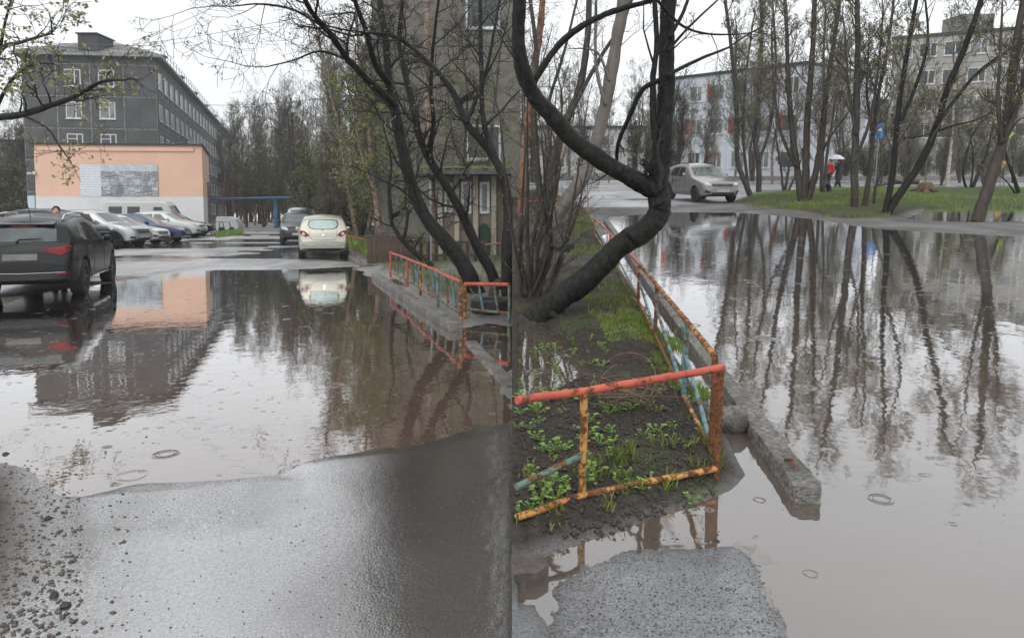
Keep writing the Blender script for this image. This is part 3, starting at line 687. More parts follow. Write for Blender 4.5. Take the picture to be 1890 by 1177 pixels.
# posts between
allp = []
for i in range(3):
    nseg = (1, 2, 2)[i]
    for j in range(nseg): allp.append((pts_[i].lerp(pts_[i + 1], j / nseg), ztop[i] + (ztop[i + 1] - ztop[i]) * j / nseg))
allp.append((pts_[3], ztop[3]))
for i in range(len(allp) - 1):
    (p, za), (q, zb) = allp[i], allp[i + 1]
    a, b = p - org, q - org
    pipe('top_rail', [Vector((a.x, a.y, za)), Vector((b.x, b.y, zb))], rr_, (R_or, R_or, R_or, R_red, R_red)[i], t, 10)
    pipe('bottom_rail', [Vector((a.x, a.y, .09)), Vector((b.x, b.y, .09))], rr_ * .8, R_brn if i % 2 else R_or, t)
    pipe('brace', [Vector((a.x, a.y, .12)), Vector((b.x, b.y, zb * .62))], rr_ * .8, R_blue, t)
for i, (p, za) in enumerate(allp):
    a = p - org; pipe('post', [Vector((a.x, a.y, -.12)), Vector((a.x, a.y, za))], rr_, (R_brn, R_blue, R_grn, R_or, R_red, R_red)[i], t)
# far cross rail of the plot
p, q = gp('R', 1085, 392, .05), gp('R', 958, 402, .05); org = Vector((p.x, p.y, 0))
t = thing('pipe_railing', 'R', org, 0, 'red pipe railing at the far end of the plot behind the shrub stems', 'railing', 'low pipe railings')
b = q - org
for z_ in (.1, .5): pipe('rail', [Vector((0, 0, z_)), Vector((b.x, b.y, z_))], rr_, R_red if z_ > .2 else R_or, t)
for k in range(4): c_ = b * (k / 3); pipe('post', [Vector((c_.x, c_.y, -.1)), Vector((c_.x, c_.y, .5))], rr_, R_red, t)

# ---- rough concrete beams (kerbs)
def beam(name, F, A, B, w, h, z, label, seed, group=None, rebar=False, cut=0.0):
    r = random.Random(seed); d = B - A; L_ = d.length; n = max(8, int(L_ / .045)); n = min(n, 170)
    e = d.normalized(); s_ = Vector((-e.y, e.x, 0)); k = 24; mb = MB(); vs = []; per = []
    for a_, b_ in (((1, -1), (1, 1)), ((1, 1), (-1, 1)), ((-1, 1), (-1, -1)), ((-1, -1), (1, -1))):
        for j_ in range(6): f_ = (j_ / 6); c_ = .93 if j_ == 0 else 1.0; per.append(((a_[0] + (b_[0] - a_[0]) * f_) * c_, (a_[1] + (b_[1] - a_[1]) * f_) * c_))
    for i in range(n + 1):
        f = i / n; c_ = e * (L_ * f)
        en = min(1.0, min(f, 1 - f) * L_ / (w * .12) + .88)
        for j in range(k):
            a = 2 * math.pi * j / k + math.pi / k
            x_, z_ = per[j][0] * w / 2, per[j][1] * h / 2
            ns = noise.noise(Vector((f * L_ * 9 + seed, a * 2.2, 3.3))) * .006 + noise.noise(Vector((f * L_ * 32 + seed, a * 7, 1.3))) * .006 + r.gauss(0, .0018) - (.02 * max(0, noise.noise(Vector((f * L_ * 6 + seed, round(a * 1.27), 7.7))) - .25) if j % 6 == 0 else 0)
            l_ = 1 + ns / (w / 2) ; off = e * (cut * x_ if i in (0,) else 0)
            vs.append(c_ + s_ * (x_ * l_ * en) + Vector((0, 0, z + z_ * (l_ if z_ > 0 else 1) * en)) + off)
    fs = [(i * k + j, i * k + (j + 1) % k, (i + 1) * k + (j + 1) % k, (i + 1) * k + j) for i in range(n) for j in range(k)]
    fs += [tuple(range(k - 1, -1, -1)), tuple(n * k + j for j in range(k))]
    mb.add(vs, fs)
    t = thing(name, F, Vector((A.x, A.y, rise_L(A.y) if F == 'L' else 0)), 0, label, 'kerb', group)
    ob('beam', mb.mesh('beam', m_conc, False, 40), t)
    if rebar:
        mb = MB(); q_ = e * .22; mb.tube([q_ + Vector((.0, -.03, z + h / 2 - .01)), q_ + Vector((.0, .02, z + h / 2 + .025)), q_ + Vector((-.02, .07, z + h / 2 + .005))], .008, 6)
        ob('rebar_hook', mb.mesh('rebar_hook', R_brn), t)
    return t
beam('concrete_kerb', 'R', gp('R', 1492, 922, .02), gp('R', 1345, 720, .02), .13, .15, .015, 'rough concrete beam end lying in the water beside the railing corner', 11, 'concrete kerbs', True)
beam('concrete_kerb', 'R', gp('R', 1341, 715, .02), gp('R', 1225, 560, .02), .13, .16, .0, 'rough concrete beam behind the end beam along the blue braced railing', 12, 'concrete kerbs')
beam('concrete_kerb', 'R', gp('R', 1222, 556, .02), gp('R', 1118, 408, .02), .13, .16, .0, 'far concrete beam along the courtyard puddle under the crooked tree', 13, 'concrete kerbs')
KL = [((842, 612), (765, 563), 'nearest weathered concrete kerb beam at the yard puddle edge'), ((763, 562), (693, 513), 'farther weathered concrete kerb beam at the yard puddle edge'),
      ((664, 490), (612, 452), 'concrete kerb beam behind the beige hatchback along the grass')]
for i, (a, b, l_) in enumerate(KL): beam('concrete_kerb', 'L', gp('L', *a), gp('L', *b), .20, .14, .055, l_, 20 + i, 'concrete kerbs')
beam('concrete_kerb', 'L', gp('L', 664, 493), gp('L', 716, 493), .16, .14, .03, 'short concrete kerb lying across before the brown plank fence', 31, 'concrete kerbs')
beam('concrete_kerb', 'L', gp('L', 868, 632), gp('L', 946, 716), .15, .05, .0, 'low broken pavement edge beside the brown water', 33, 'concrete kerbs')

# ---- yard: railing along the verge
YR = [(727, 518, 470), (747, 512, 470), (757, 520, 476), (795, 540, 492), (806, 556, 496), (850, 588, 522)]
def yard_rail(posts, label, cols, brace=True):
    pp = [gp('L', u, v, .08) for u, v, _ in posts]; org = Vector((pp[0].x, pp[0].y, 0))
    t = thing('pipe_railing', 'L', org, 0, label, 'railing', 'low pipe railings')
    zz = [max(.45, min(.95, dp('L', 0, v, p.y).z)) for p, (_, _, v) in zip(pp, posts)]
    for i in range(len(pp) - 1):
        a, b = pp[i] - org, pp[i + 1] - org
        pipe('top_rail', [Vector((a.x, a.y, zz[i])), Vector((b.x, b.y, zz[i + 1]))], .028, R_red, t)
        pipe('bottom_rail', [Vector((a.x, a.y, .16)), Vector((b.x, b.y, .16))], .022, R_or if i % 2 else R_grn, t)
    for i, p in enumerate(pp):
        a = p - org; pipe('post', [Vector((a.x, a.y, -.1)), Vector((a.x, a.y, zz[i]))], .027, cols[i % len(cols)], t)
    n = len(pp)
    if brace:
        for i in range(n - 1):
            a, b = pp[i] - org, pp[i + 1] - org
            for s_ in (.33, .67):
                c_ = a.lerp(b, s_); z_ = zz[i] * (1 - s_) + zz[i + 1] * s_
                pipe('upright', [Vector((c_.x + .06, c_.y, .16)), Vector((c_.x, c_.y, z_))], .02, R_blue if s_ < .5 else R_grn, t)
YA = [(850, 588, 520), (808, 560, 500), (776, 540, 487), (752, 524, 477), (721, 508, 466)]
yard_rail(YA, 'long red pipe railing with blue uprights along the yard verge', [R_or, R_blue, R_or, R_red, R_red])
yard_rail([(858, 580, 524), (940, 588, 525)], 'red pipe railing section turning right beside the half buried tyre', [R_or, R_grn])
yard_rail([(692, 472, 447), (668, 462, 441), (648, 452, 437), (640, 446, 432)], 'green pipe railing beyond the brown plank fence', [R_grn], False)
yard_rail([(895, 480, 452), (935, 482, 448)], 'distant red railing before the tan entrance porch', [R_red])

# ---- brown plank fence
p = gp('L', 678, 490); q = gp('L', 722, 489)
t = thing('plank_fence', 'L', Vector((p.x, p.y, .08)), 0, 'short brown plank fence between the hatchback and the leaning trees', 'fence')
m_plk = mat('brown_planks', (.095, .055, .042), .7, (.06, .038, .03), 8, stretch=(3, 3, .3))
mb = MB(); mb.bb(0, .14, -.02, .01, -.1, .88); pm = mb.mesh('plank', m_plk)
for i in range(10): ob('plank', pm, t, Matrix.Translation((i * .155, rng.uniform(-.01, .01), rng.uniform(-.03, .02))))
for i in range(9): ob('plank', pm, t, Matrix.Translation((i * .25 + 1.62, .25, -.06 + rng.uniform(-.03, .03))) @ Matrix.Scale(.85, 4))
mb = MB(); mb.bb(0, 3.8, .012, .05, .2, .28); mb.bb(0, 3.8, .012, .05, .62, .7); ob('cross_rail', mb.mesh('cross_rail', m_plk), t)

# ---- blue overhead pipe with its post
m_bl = mat('blue_pipe_paint', (.045, .13, .27), .5, (.07, .16, .26), 3)
y0 = 62.0; a, b = dp('L', 389, 368, y0), dp('L', 700, 361, y0 - 6)
t = thing('overhead_pipe', 'L', Vector((a.x, a.y, .45)), 0, 'blue overhead heating pipe on posts crossing the end of the road', 'pipe')
pipe('pipe', [Vector((0, 0, a.z - .45)), Vector(((b - a).x, (b - a).y, b.z - .45))], .09, m_bl, t)
c_ = dp('L', 508, 365, y0 - 2) - a
pipe('post', [Vector((c_.x, c_.y, -.2)), Vector((c_.x, c_.y, a.z - .45))], .18, m_bl, t)
c_ = b - a; pipe('post', [Vector((c_.x, c_.y, -.2)), Vector((c_.x, c_.y, b.z - .45))], .14, m_bl, t)

# ---- overhead wires
m_wire = mat('black_wire', (.03, .03, .03), .6)
def wire(a, b, sag, r, label):
    mid = Vector((a.x, a.y, 0)); pts = [a.lerp(b, i / 14) - mid - Vector((0, 0, sag * 4 * (i / 14) * (1 - i / 14))) for i in range(15)]
    mb = MB(); mb.tube(pts, r, 4); o = ob('overhead_wire', mb.mesh('overhead_wire', m_wire)); put(o, 'L', mid); tag(o, label, 'wire', 'overhead wires')
def wp(u, v, y): return dp('L', u, v, y)
wire(wp(243, 82, 66), wp(700, 0, 40), .3, .018, 'thin overhead wire rising from the dark roof to the upper right')
wire(wp(243, 78, 66), wp(470, -25, 45), .2, .018, 'steeper thin overhead wire rising from the dark roof')
wire(wp(385, 194, 90), wp(640, 176, 60), .3, .025, 'thin overhead wire from the long roof into the birches')
wire(wp(-60, 45, 40), wp(175, 92, 66), .3, .018, 'upper thin overhead wire at left running to the roof dormer')
wire(wp(-60, 62, 40), wp(160, 96, 66), .3, .018, 'lower thin overhead wire at left running to the roof dormer')
a = FR['R'][0] @ dp('R', 1250, 190, 50); b = FR['R'][0] @ dp('R', 1420, 95, 42)
wire(a, b, .3, .02, 'thin overhead wire sloping above the silver car')

# ---- grey pole by the porch
q = gp('L', 796, 492); t = thing('metal_pole', 'L', Vector((q.x, q.y, .08)), 0, 'thin grey metal pole standing by the leaning willow', 'pole')
pipe('pole', [Vector((0, 0, -.1)), Vector((0, 0, 2.6))], .035, mat('zinc_pole', (.32, .33, .34), .4, metal=.4), t); mb = MB(); mb.lathe([(.06, 0), (.06, .03), (.036, .04)], 10); ob('base_collar', mb.mesh('base_collar', m_dark), t)

# ---- tyres
m_tyre = mat('old_tyre_rubber', (.022, .022, .023), .7, (.04, .04, .04), 12, bump=.3, bscale=40)
def tyre_thing(F, q, r, lying, label, rz=0):
    prof = [(r * .60, -r * .30), (r * .85, -r * .36), (r * .97, -r * .28), (r, -r * .1), (r, r * .1), (r * .97, r * .28), (r * .85, r * .36), (r * .60, r * .30), (r * .57, 0), (r * .60, -r * .30)]
    mb = MB(); mb.lathe(prof, 28); t = thing('old_tyre', F, q, rz, label, 'tyre', 'old tyres used as edging')
    ob('carcass', mb.mesh('carcass', m_tyre, False, 40), t, Matrix.Translation((0, 0, r * .33 if lying else r * .55)) @ Matrix.Rotation(0 if lying else R(80), 4, 'X'))
    mb = MB()
    for j in range(40):
        a = 2 * math.pi * j / 40; mb.box((r * math.cos(a), r * math.sin(a), 0), (r * .03, r * .09, r * .5), Matrix.Rotation(a, 3, 'Z'))
    ob('tread', mb.mesh('tread', m_tyre), t, Matrix.Translation((0, 0, r * .33 if lying else r * .55)) @ Matrix.Rotation(0 if lying else R(80), 4, 'X'))
q = gp('L', 908, 583); tyre_thing('L', Vector((q.x, q.y, .06)), .33, True, 'old black tyre lying in the grass behind the red railing')
q = gp('L', 935, 572); tyre_thing('L', Vector((q.x, q.y, .1)), .30, False, 'old black tyre set upright at the right of the lying tyre', .4)
q = gp('R', 1032, 470); tyre_thing('R', Vector((q.x, q.y, .05)), .26, True, 'old dark tyre lying in the plot beyond the shrub stems')
# ================================================================= CARS
m_rub = mat('tyre_rubber', (.018, .018, .019), .75)
m_cglass = mat('car_glass', (.012, .015, .017), .03, spec=.9)
m_cglass2 = mat('car_glass_pale', (.10, .125, .12), .04, (.05, .06, .06), 2.0, spec=.9)
m_chrome = mat('chrome', (.75, .75, .76), .12, metal=1.0)
m_plast = mat('black_trim_plastic', (.02, .02, .021), .5)
m_tail = mat('red_tail_lamp', (.26, .008, .011), .3, (.13, .005, .007), 12, spec=.3)
m_head = mat('clear_head_lamp', (.55, .57, .58), .1, (.25, .26, .27), 9, spec=.8, coat=.8)
m_plate = mat('blurred_number_plate', (.50, .50, .49), .5, (.34, .34, .335), 9)
m_alloy = mat('alloy_rim', (.42, .43, .44), .3, metal=.8)
m_alloyd = mat('dark_alloy_rim', (.07, .07, .075), .35, metal=.6)

def paint(name, c, metal=.35, dirt=.35, coat=.6, spec=.5):
    if name in MATS: return MATS[name]
    m, n, out = new_mat(name); b = N(n, 'ShaderNodeBsdfPrincipled')
    tcn = N(n, 'ShaderNodeTexCoord'); sx = N(n, 'ShaderNodeSeparateXYZ'); n.links.new(tcn.outputs['Object'], sx.inputs[0])
    low = N(n, 'ShaderNodeMapRange'); low.inputs['From Min'].default_value = .75; low.inputs['From Max'].default_value = .2; n.links.new(sx.outputs[2], low.inputs['Value'])
    f, _ = noise_fac(n, 7, .3, .7, 6, .7)
    splash = math_n(n, 'MULTIPLY', math_n(n, 'MULTIPLY', low.outputs[0], f), dirt, True)      # road dirt thrown up on the sills
    n.links.new(mixc(n, splash, c, (.10, .085, .07)), b.inputs['Base Color'])
    b.inputs['Metallic'].default_value = metal; b.inputs['Coat Weight'].default_value = coat; b.inputs['Specular IOR Level'].default_value = spec; b.inputs['Coat Roughness'].default_value = .04
    rr = N(n, 'ShaderNodeMapRange'); rr.inputs['To Min'].default_value = .28; rr.inputs['To Max'].default_value = .7; n.links.new(splash, rr.inputs['Value']); n.links.new(rr.outputs[0], b.inputs['Roughness'])
    n.links.new(b.outputs[0], out.inputs['Surface']); MATS[name] = m; return m

def interp(tab, x): return float(np.interp(x, [a for a, _ in tab], [b for _, b in tab]))
class Car:
    """loft body with cut wheel arches; every other part is laid on it by ray casts"""
    def __init__(s, P):
        s.P = P; L, Wd = P['L'], P['W']; s.L = L
        xs = sorted(set([round(x, 4) for x in np.linspace(0, L, 90)] + [a for a, _ in P['top']] + [L - .01, .01]))
        def sm_top(x): return np.mean([interp(P['top'], x + d) for d in (-.05, -.025, 0, .025, .05)])
        rings = []
        zb = P.get('zb', .22); k = None
        for x in xs:
            zt = sm_top(x); w = interp(P['plan'], x / L) * Wd / 2; belt = interp(P['belt'], x)
            b0 = zb + .10 * max(0, 1 - min(x, L - x) / .35)
            be = min(belt, zt - .03); g_ = max(0, zt - be); tum = P.get('tum', .36)
            wt = max(w * .55, w * .965 - tum * g_); bl = min(1, g_ / .3); cr_ = .03 + .02 * bl
            mid = (b0 + be) * .5
            half = [(0, b0), (w * .78, b0), (w * .93, b0 + .03), (w * .985, b0 + .14), (w * 1.0, mid), (w * .992, be - .10 * min(1, (be - b0) / .4)), (w * .965, be),
                    (w * .965 + (wt - w * .965) * .5, be + g_ * .5), (wt, zt - .05 * bl - .012), (wt * .94, zt - .022 * bl - .004), (wt * .80, zt - .004), (wt * .45, zt + cr_ * .6), (0, zt + cr_)]
            half = [(a, max(c_, b0)) for a, c_ in half]
            ring = [Vector((L / 2 - x, y, z)) for y, z in half] + [Vector((L / 2 - x, -y, z)) for y, z in half[-2:0:-1]]
            rings.append(ring)
        mb = MB(); k = len(rings[0])
        mb.add([q for r_ in rings for q in r_], [(i * k + j, i * k + (j + 1) % k, (i + 1) * k + (j + 1) % k, (i + 1) * k + j) for i in range(len(rings) - 1) for j in range(k)] + [tuple(range(k - 1, -1, -1)), tuple((len(rings) - 1) * k + j for j in range(k))])
        s.bvh = BVHTree.FromPolygons([tuple(q) for q in mb.v], mb.f)
        # wheel arches
        bm = bmesh.new(); me = mb.mesh('body', [P['paint'], m_plast]); bm.from_mesh(me); bmesh.ops.recalc_face_normals(bm, faces=bm.faces); bm.to_mesh(me); bm.free()
        rw = P['rw']; wx = P['wx']; cut = MB()
        for x in wx:
            for sg in (-1, 1):
                c_ = Vector((L / 2 - x, sg * (Wd / 2 - .02), rw)); kk = 36; rad = rw * 1.16
                vs = [c_ + Vector((rad * math.cos(2 * math.pi * j / kk), dy, rad * math.sin(2 * math.pi * j / kk))) for dy in (-.26, .26) for j in range(kk)]
                cut.add(vs, [tuple(range(kk)), tuple(range(2 * kk - 1, kk - 1, -1))] + [(j + kk, (j + 1) % kk + kk, (j + 1) % kk, j) for j in range(kk)])
        cm = cut.mesh('cutter', m_plast); bm = bmesh.new(); bm.from_mesh(cm); bmesh.ops.recalc_face_normals(bm, faces=bm.faces); bm.to_mesh(cm); bm.free()
        o1 = bpy.data.objects.new('tmp_body', me); o2 = bpy.data.objects.new('tmp_cut', cm); COL.objects.link(o1); COL.objects.link(o2)
        md = o1.modifiers.new('b', 'BOOLEAN'); md.operation = 'DIFFERENCE'; md.object = o2; md.solver = 'EXACT'
        dg = bpy.context.evaluated_depsgraph_get(); dg.update()
        nm = bpy.data.meshes.new_from_object(o1.evaluated_get(dg)); nm.name = 'body'
        bpy.data.objects.remove(o1); bpy.data.objects.remove(o2)
        for p in nm.polygons:
            p.use_smooth = True; c_ = p.center
            for x in wx:
                if math.hypot(c_.x - (L / 2 - x), c_.z - rw) < rad * .999 and abs(c_.y) > Wd / 2 - .32: p.material_index = 1; p.use_smooth = False
        if len(nm.materials) < 2: nm.materials.append(m_plast)
        nm.set_sharp_from_angle(angle=R(38)); s.body = nm
        s.parts = [('body', nm, None, None)]
    def cast(s, o, d):
        h = s.bvh.ray_cast(o, d); return (h[0], h[1]) if h[0] is not None else (None, None)
    def patch(s, name, poly, axis, mt, off=.007, rings=5, parent=None, per=7):
        """poly in 2D: axis 'r' rear (y,z), 'f' front (y,z), 'R'/'L' sides (x,z), 't' top (x,y)"""
        out = []
        n = len(poly)
        for i in range(n):
            a, b = poly[i], poly[(i + 1) % n]
            for j in range(per): f = j / per; out.append((a[0] * (1 - f) + b[0] * f, a[1] * (1 - f) + b[1] * f))
        cx, cy = np.mean([p[0] for p in out]), np.mean([p[1] for p in out]); m_ = len(out)
        D = {'r': Vector((1, 0, 0)), 'f': Vector((-1, 0, 0)), 'R': Vector((0, 1, 0)), 'L': Vector((0, -1, 0)), 't': Vector((0, 0, -1))}[axis]
        def proj(p, dd):
            o = {'r': Vector((-5, p[0], p[1])), 'f': Vector((5, p[0], p[1])), 'R': Vector((p[0], -4, p[1])), 'L': Vector((p[0], 4, p[1])), 't': Vector((p[0], p[1], 4))}[axis]
            h, nn = s.cast(o, D)
            if h is None: return None
            return h - D * dd
        vs = []; last = None
        for k in range(rings + 1):
            f = 1 - k / rings
            for p in out:
                q = proj((cx + (p[0] - cx) * f, cy + (p[1] - cy) * f), off if k else -.012)
                if q is None: q = last if last is not None else Vector((0, 0, .6))
                last = q; vs.append(q)
        edge = []
        for i, p in enumerate(out):
            q = proj(p, off); edge.append(q if q is not None else vs[i])
        base = len(vs); vs += edge
        fs = [(i, (i + 1) % m_, base + (i + 1) % m_, base + i) for i in range(m_)]
        fs += [(base + i, base + (i + 1) % m_, m_ + (i + 1) % m_, m_ + i) for i in range(m_)]
        for k in range(1, rings): fs += [(k * m_ + i, k * m_ + (i + 1) % m_, (k + 1) * m_ + (i + 1) % m_, (k + 1) * m_ + i) for i in range(m_)]
        mb = MB(); mb.add(vs, fs); s.parts.append((name, mb.mesh(name, mt, False, 50), None, parent))
    def strip(s, name, pts, axis, mt, r=.006, parent=None):
        D = {'r': Vector((1, 0, 0)), 'f': Vector((-1, 0, 0)), 'R': Vector((0, 1, 0)), 'L': Vector((0, -1, 0))}[axis]; P = []
        for i in range(len(pts) - 1):
            for j in range(8):
                f = j / 8; a = pts[i][0] * (1 - f) + pts[i + 1][0] * f; b = pts[i][1] * (1 - f) + pts[i + 1][1] * f
                o = Vector((-5 if axis == 'r' else 5, a, b)) if axis in 'rf' else Vector((a, -4 if axis == 'R' else 4, b))
                h, _ = s.cast(o, D)
                if h is not None: P.append(h)
        if len(P) > 2: mb = MB(); mb.tube(P, r, 4); s.parts.append((name, mb.mesh(name, mt), None, parent))
    def add(s, name, mb, mt, M=None, angle=40, parent=None): s.parts.append((name, mb.mesh(name, mt, False, angle) if isinstance(mb, MB) else mb, M, parent))
    def wheels(s, rim_mt, spokes=6):
        r = s.P['rw']; w = .21 * (r / .32)
        ty = MB(); ty.lathe([(r * .66, -w / 2), (r * .92, -w / 2), (r, -w * .32), (r, w * .32), (r * .92, w / 2), (r * .66, w / 2), (r * .64, 0), (r * .66, -w / 2)], 26, 'Y')
        tm = ty.mesh('wheel', m_rub, False, 35)
        ri = MB(); ri.lathe([(r * .66, -w * .48), (r * .61, -w * .40), (r * .58, -w * .1), (r * .1, -w * .12)], 26, 'Y', m=1)
        ri.lathe([(r * .67, -w * .49), (r * .60, -w * .46), (r * .59, -w * .30)], 26, 'Y')
        for j in range(spokes):
            a = 2 * math.pi * j / spokes; M = Matrix.Rotation(-a, 3, 'Y')
            ri.box(M @ Vector((r * .34, -w * .34, 0)), (r * .56, w * .16, r * .13), M)
        ri.lathe([(.001, -w * .46), (r * .14, -w * .44), (r * .16, -w * .3)], 14, 'Y')
        rm = ri.mesh('rim', [rim_mt, m_plast], False, 35)
        for x in s.P['wx']:
            for sg in (-1, 1):
                M = Matrix.Translation((s.L / 2 - x, sg * (s.P['W'] / 2 - w * .55), r))
                if sg > 0: M = M @ Matrix.Rotation(math.pi, 4, 'Z')
                s.parts.append(('wheel', tm, M, None)); s.parts.append(('rim', rm, None, 'wheel'))
    def mirrors(s, x, z, mt):
        for sg in (-1, 1):
            mb = MB(); y = sg * (s.P['W'] / 2 + .06)
            prof = [(.001, -.08), (.05, -.07), (.075, -.03), (.08, .02), (.06, .06), (.001, .08)]
            mb.lathe(prof, 12, 'Y', (x, y, z)); mb.tube([Vector((x, sg * (s.P['W'] / 2 - .08), z - .05)), Vector((x, y, z - .02))], .025, 6)
            s.add('mirror', mb, mt)
    def place(s, name, F, q, heading, label, cat='car', group=None, sc=1.0):
        t = thing(name, F, q, heading, label, cat, group, sc); last = None
        for nm, me, M, par in s.parts:
            o = ob(nm, me, last if par else t, M)
            if not par: last = o
        return t
    def std_side(s, wins, pillar=None, doors=(), handles=(), glass=None):
        for ax, sg in (('R', -1), ('L', 1)):
            for w_ in wins: s.patch('side_window', w_, ax, glass or m_cglass)
            for d_ in doors: s.strip('door_seam', d_, ax, m_plast, .005)
            for (x, z) in handles:
                h, _ = s.cast(Vector((x, sg * 4, z)), Vector((0, -sg, 0)))
                if h is not None:
                    mb = MB(); mb.tube([h + Vector((-.09, 0, 0)), h + Vector((-.07, sg * .03, 0)), h + Vector((.07, sg * .03, 0)), h + Vector((.09, 0, 0))], .013, 6); s.add('door_handle', mb, s.P.get('hm', s.P['paint']))
PLAN = [(0, .70), (.02, .80), (.06, .90), (.14, .97), (.3, 1), (.7, 1), (.88, .975), (.95, .93), (.985, .86), (1, .80)]
PLAN_H = [(0, .70), (.02, .82), (.07, .92), (.15, .98), (.3, 1), (.72, 1), (.9, .97), (.96, .93), (.99, .89), (1, .86)]

# ---- near black crossover seen from behind
pb = paint('black_paint', (.010, .011, .013), .0, .2, .16, .25)
P = dict(L=4.8, W=1.84, paint=pb, rw=.375, wx=(.95, 3.82), zb=.30, tum=.40, plan=PLAN_H,
         top=[(0, .62), (.05, .74), (.25, .86), (1.35, 1.06), (1.5, 1.10), (2.2, 1.55), (2.6, 1.625), (3.3, 1.63), (4.0, 1.56), (4.28, 1.47), (4.36, 1.42), (4.66, 1.10), (4.72, 1.04), (4.77, .80), (4.8, .60)],
         belt=[(0, .75), (1.2, 1.0), (2.5, 1.04), (4.0, 1.12), (4.8, 1.15)])
C = Car(P); X = lambda x: P['L'] / 2 - x
C.patch('rear_window', [(-.60, 1.13), (.60, 1.13), (.55, 1.37), (.35, 1.395), (-.35, 1.395), (-.55, 1.37)], 'r', m_cglass2)
C.std_side([[(X(2.2), 1.09), (X(3.05), 1.11), (X(3.05), 1.48), (X(2.72), 1.49), (X(2.45), 1.38)], [(X(3.10), 1.11), (X(3.75), 1.14), (X(3.82), 1.20), (X(3.65), 1.42), (X(3.4), 1.48), (X(3.10), 1.49)]],
           doors=[[(X(2.0), .45), (X(1.98), 1.0)], [(X(3.07), .45), (X(3.07), 1.1)], [(X(3.45), .5), (X(3.75), .9), (X(3.78), 1.12)]], handles=[(X(2.9), .96), (X(3.62), 1.0)])
C.patch('windshield', [(-.62, 1.14), (.62, 1.14), (.52, 1.5), (-.52, 1.5)], 'f', m_cglass)
for sg in (-1, 1):
    C.patch('tail_lamp', [(sg * .36, .985), (sg * .83, 1.06), (sg * .86, .98), (sg * .70, .87), (sg * .40, .93)], 'r', m_tail, .015)
    C.patch('headlight', [(sg * .5, .72), (sg * .82, .78), (sg * .84, .92), (sg * .55, .85)], 'f', m_head)
    mb = MB(); mb.tube([Vector((X(2.35), sg * .62, 1.58)), Vector((X(2.5), sg * .61, 1.68)), Vector((X(3.2), sg * .60, 1.69)), Vector((X(3.95), sg * .59, 1.63)), Vector((X(4.12), sg * .59, 1.54))], [.012, .022, .022, .022, .012], 8)
    C.add('roof_rail', mb, m_chrome)
    C.patch('reflector', [(sg * .62, .50), (sg * .80, .51), (sg * .80, .55), (sg * .62, .54)], 'r', m_tail, .01)
C.patch('number_plate', [(-.30, .78), (.26, .78), (.26, .90), (-.30, .90)], 'r', mat('dull_number_plate', (.20, .195, .19), .6, (.13, .125, .12), 5), .02)
C.patch('bumper_trim', [(-.78, .36), (.78, .36), (.80, .52), (-.80, .52)], 'r', m_plast, .012)
C.strip('chrome_strip', [(-.75, .545), (0, .53), (.75, .545)], 'r', m_chrome, .008)
C.strip('tailgate_seam', [(-.78, 1.08), (-.74, .62), (.74, .62), (.78, 1.08)], 'r', m_plast, .007)
for k in range(5): C.patch('badge_letter', [(-.20 + k * .06, .965), (-.17 + k * .06, .965), (-.17 + k * .06, .985), (-.20 + k * .06, .985)], 'r', m_alloyd, .01, 1, None, 1)
mb = MB(); mb.tube([Vector((X(4.70), .05, 1.12)), Vector((X(4.64), .02, 1.17)), Vector((X(4.64), -.35, 1.19))], [.02, .014, .008], 6); C.add('rear_wiper', mb, m_plast)
mb = MB(); mb.box((X(4.30), 0, 1.475), (.24, 1.02, .03), Matrix.Rotation(R(-14), 3, 'Y')); C.add('spoiler', mb, pb)
C.patch('brake_lamp', [(-.2, 1.41), (.2, 1.41), (.2, 1.435), (-.2, 1.435)], 'r', m_tail, .02)
mb = MB(); mb.tube([Vector((X(3.9), 0, 1.57)), Vector((X(4.08), 0, 1.86))], [.009, .004], 6); C.add('antenna', mb, m_plast)
C.mirrors(X(1.95), 1.12, pb); C.wheels(m_alloyd, 7)
for sg in (-1, 1):
    mb = MB(); mb.tube([Vector((X(1.5), sg * .90, .36)), Vector((X(3.3), sg * .90, .36))], .018, 6); C.add('sill_strip', mb, m_chrome)
q = gp('L', 154, 541)
hd = math.atan2(.93, -.335); fw = Vector((math.cos(hd), math.sin(hd), 0)); lf = Vector((-fw.y, fw.x, 0))
cen = q + fw * (P['wx'][1] - P['L'] / 2) + lf * (.84)
C.place('parked_car', 'L', Vector((cen.x, cen.y, -.035)), hd, 'glossy black crossover parked in the puddle, seen from behind, nearest car', 'car', 'cars parked in the yard')

# ---- beige hatchback seen from behind
pbe = paint('beige_metallic', (.43, .41, .335), .35, .15)
P = dict(L=4.0, W=1.70, paint=pbe, rw=.305, wx=(.80, 3.31), zb=.24, tum=.32, plan=PLAN_H,
         top=[(0, .55), (.05, .68), (.2, .78), (.95, .98), (1.1, 1.02), (1.95, 1.44), (2.4, 1.49), (3.2, 1.465), (3.55, 1.40), (3.66, 1.33), (3.84, 1.0), (3.90, .94), (3.94, .78), (3.985, .62), (4.0, .52)],
         belt=[(0, .7), (1.0, .94), (2.5, .98), (4.0, 1.05)])
C = Car(P); X = lambda x: 4.0 / 2 - x
C.patch('rear_window', [(-.45, 1.055), (-.30, 1.01), (.30, 1.01), (.45, 1.055), (.52, 1.18), (.47, 1.32), (.35, 1.345), (-.35, 1.345), (-.47, 1.32), (-.52, 1.18)], 'r', m_cglass, .006)
C.patch('rear_window_glass', [(-.42, 1.07), (-.28, 1.03), (.28, 1.03), (.42, 1.07), (.48, 1.18), (.43, 1.30), (.33, 1.32), (-.33, 1.32), (-.43, 1.30), (-.48, 1.18)], 'r', mat('pale_reflecting_glass', (.36, .47, .43), .08, (.28, .38, .35), 3, spec=.8), .012)
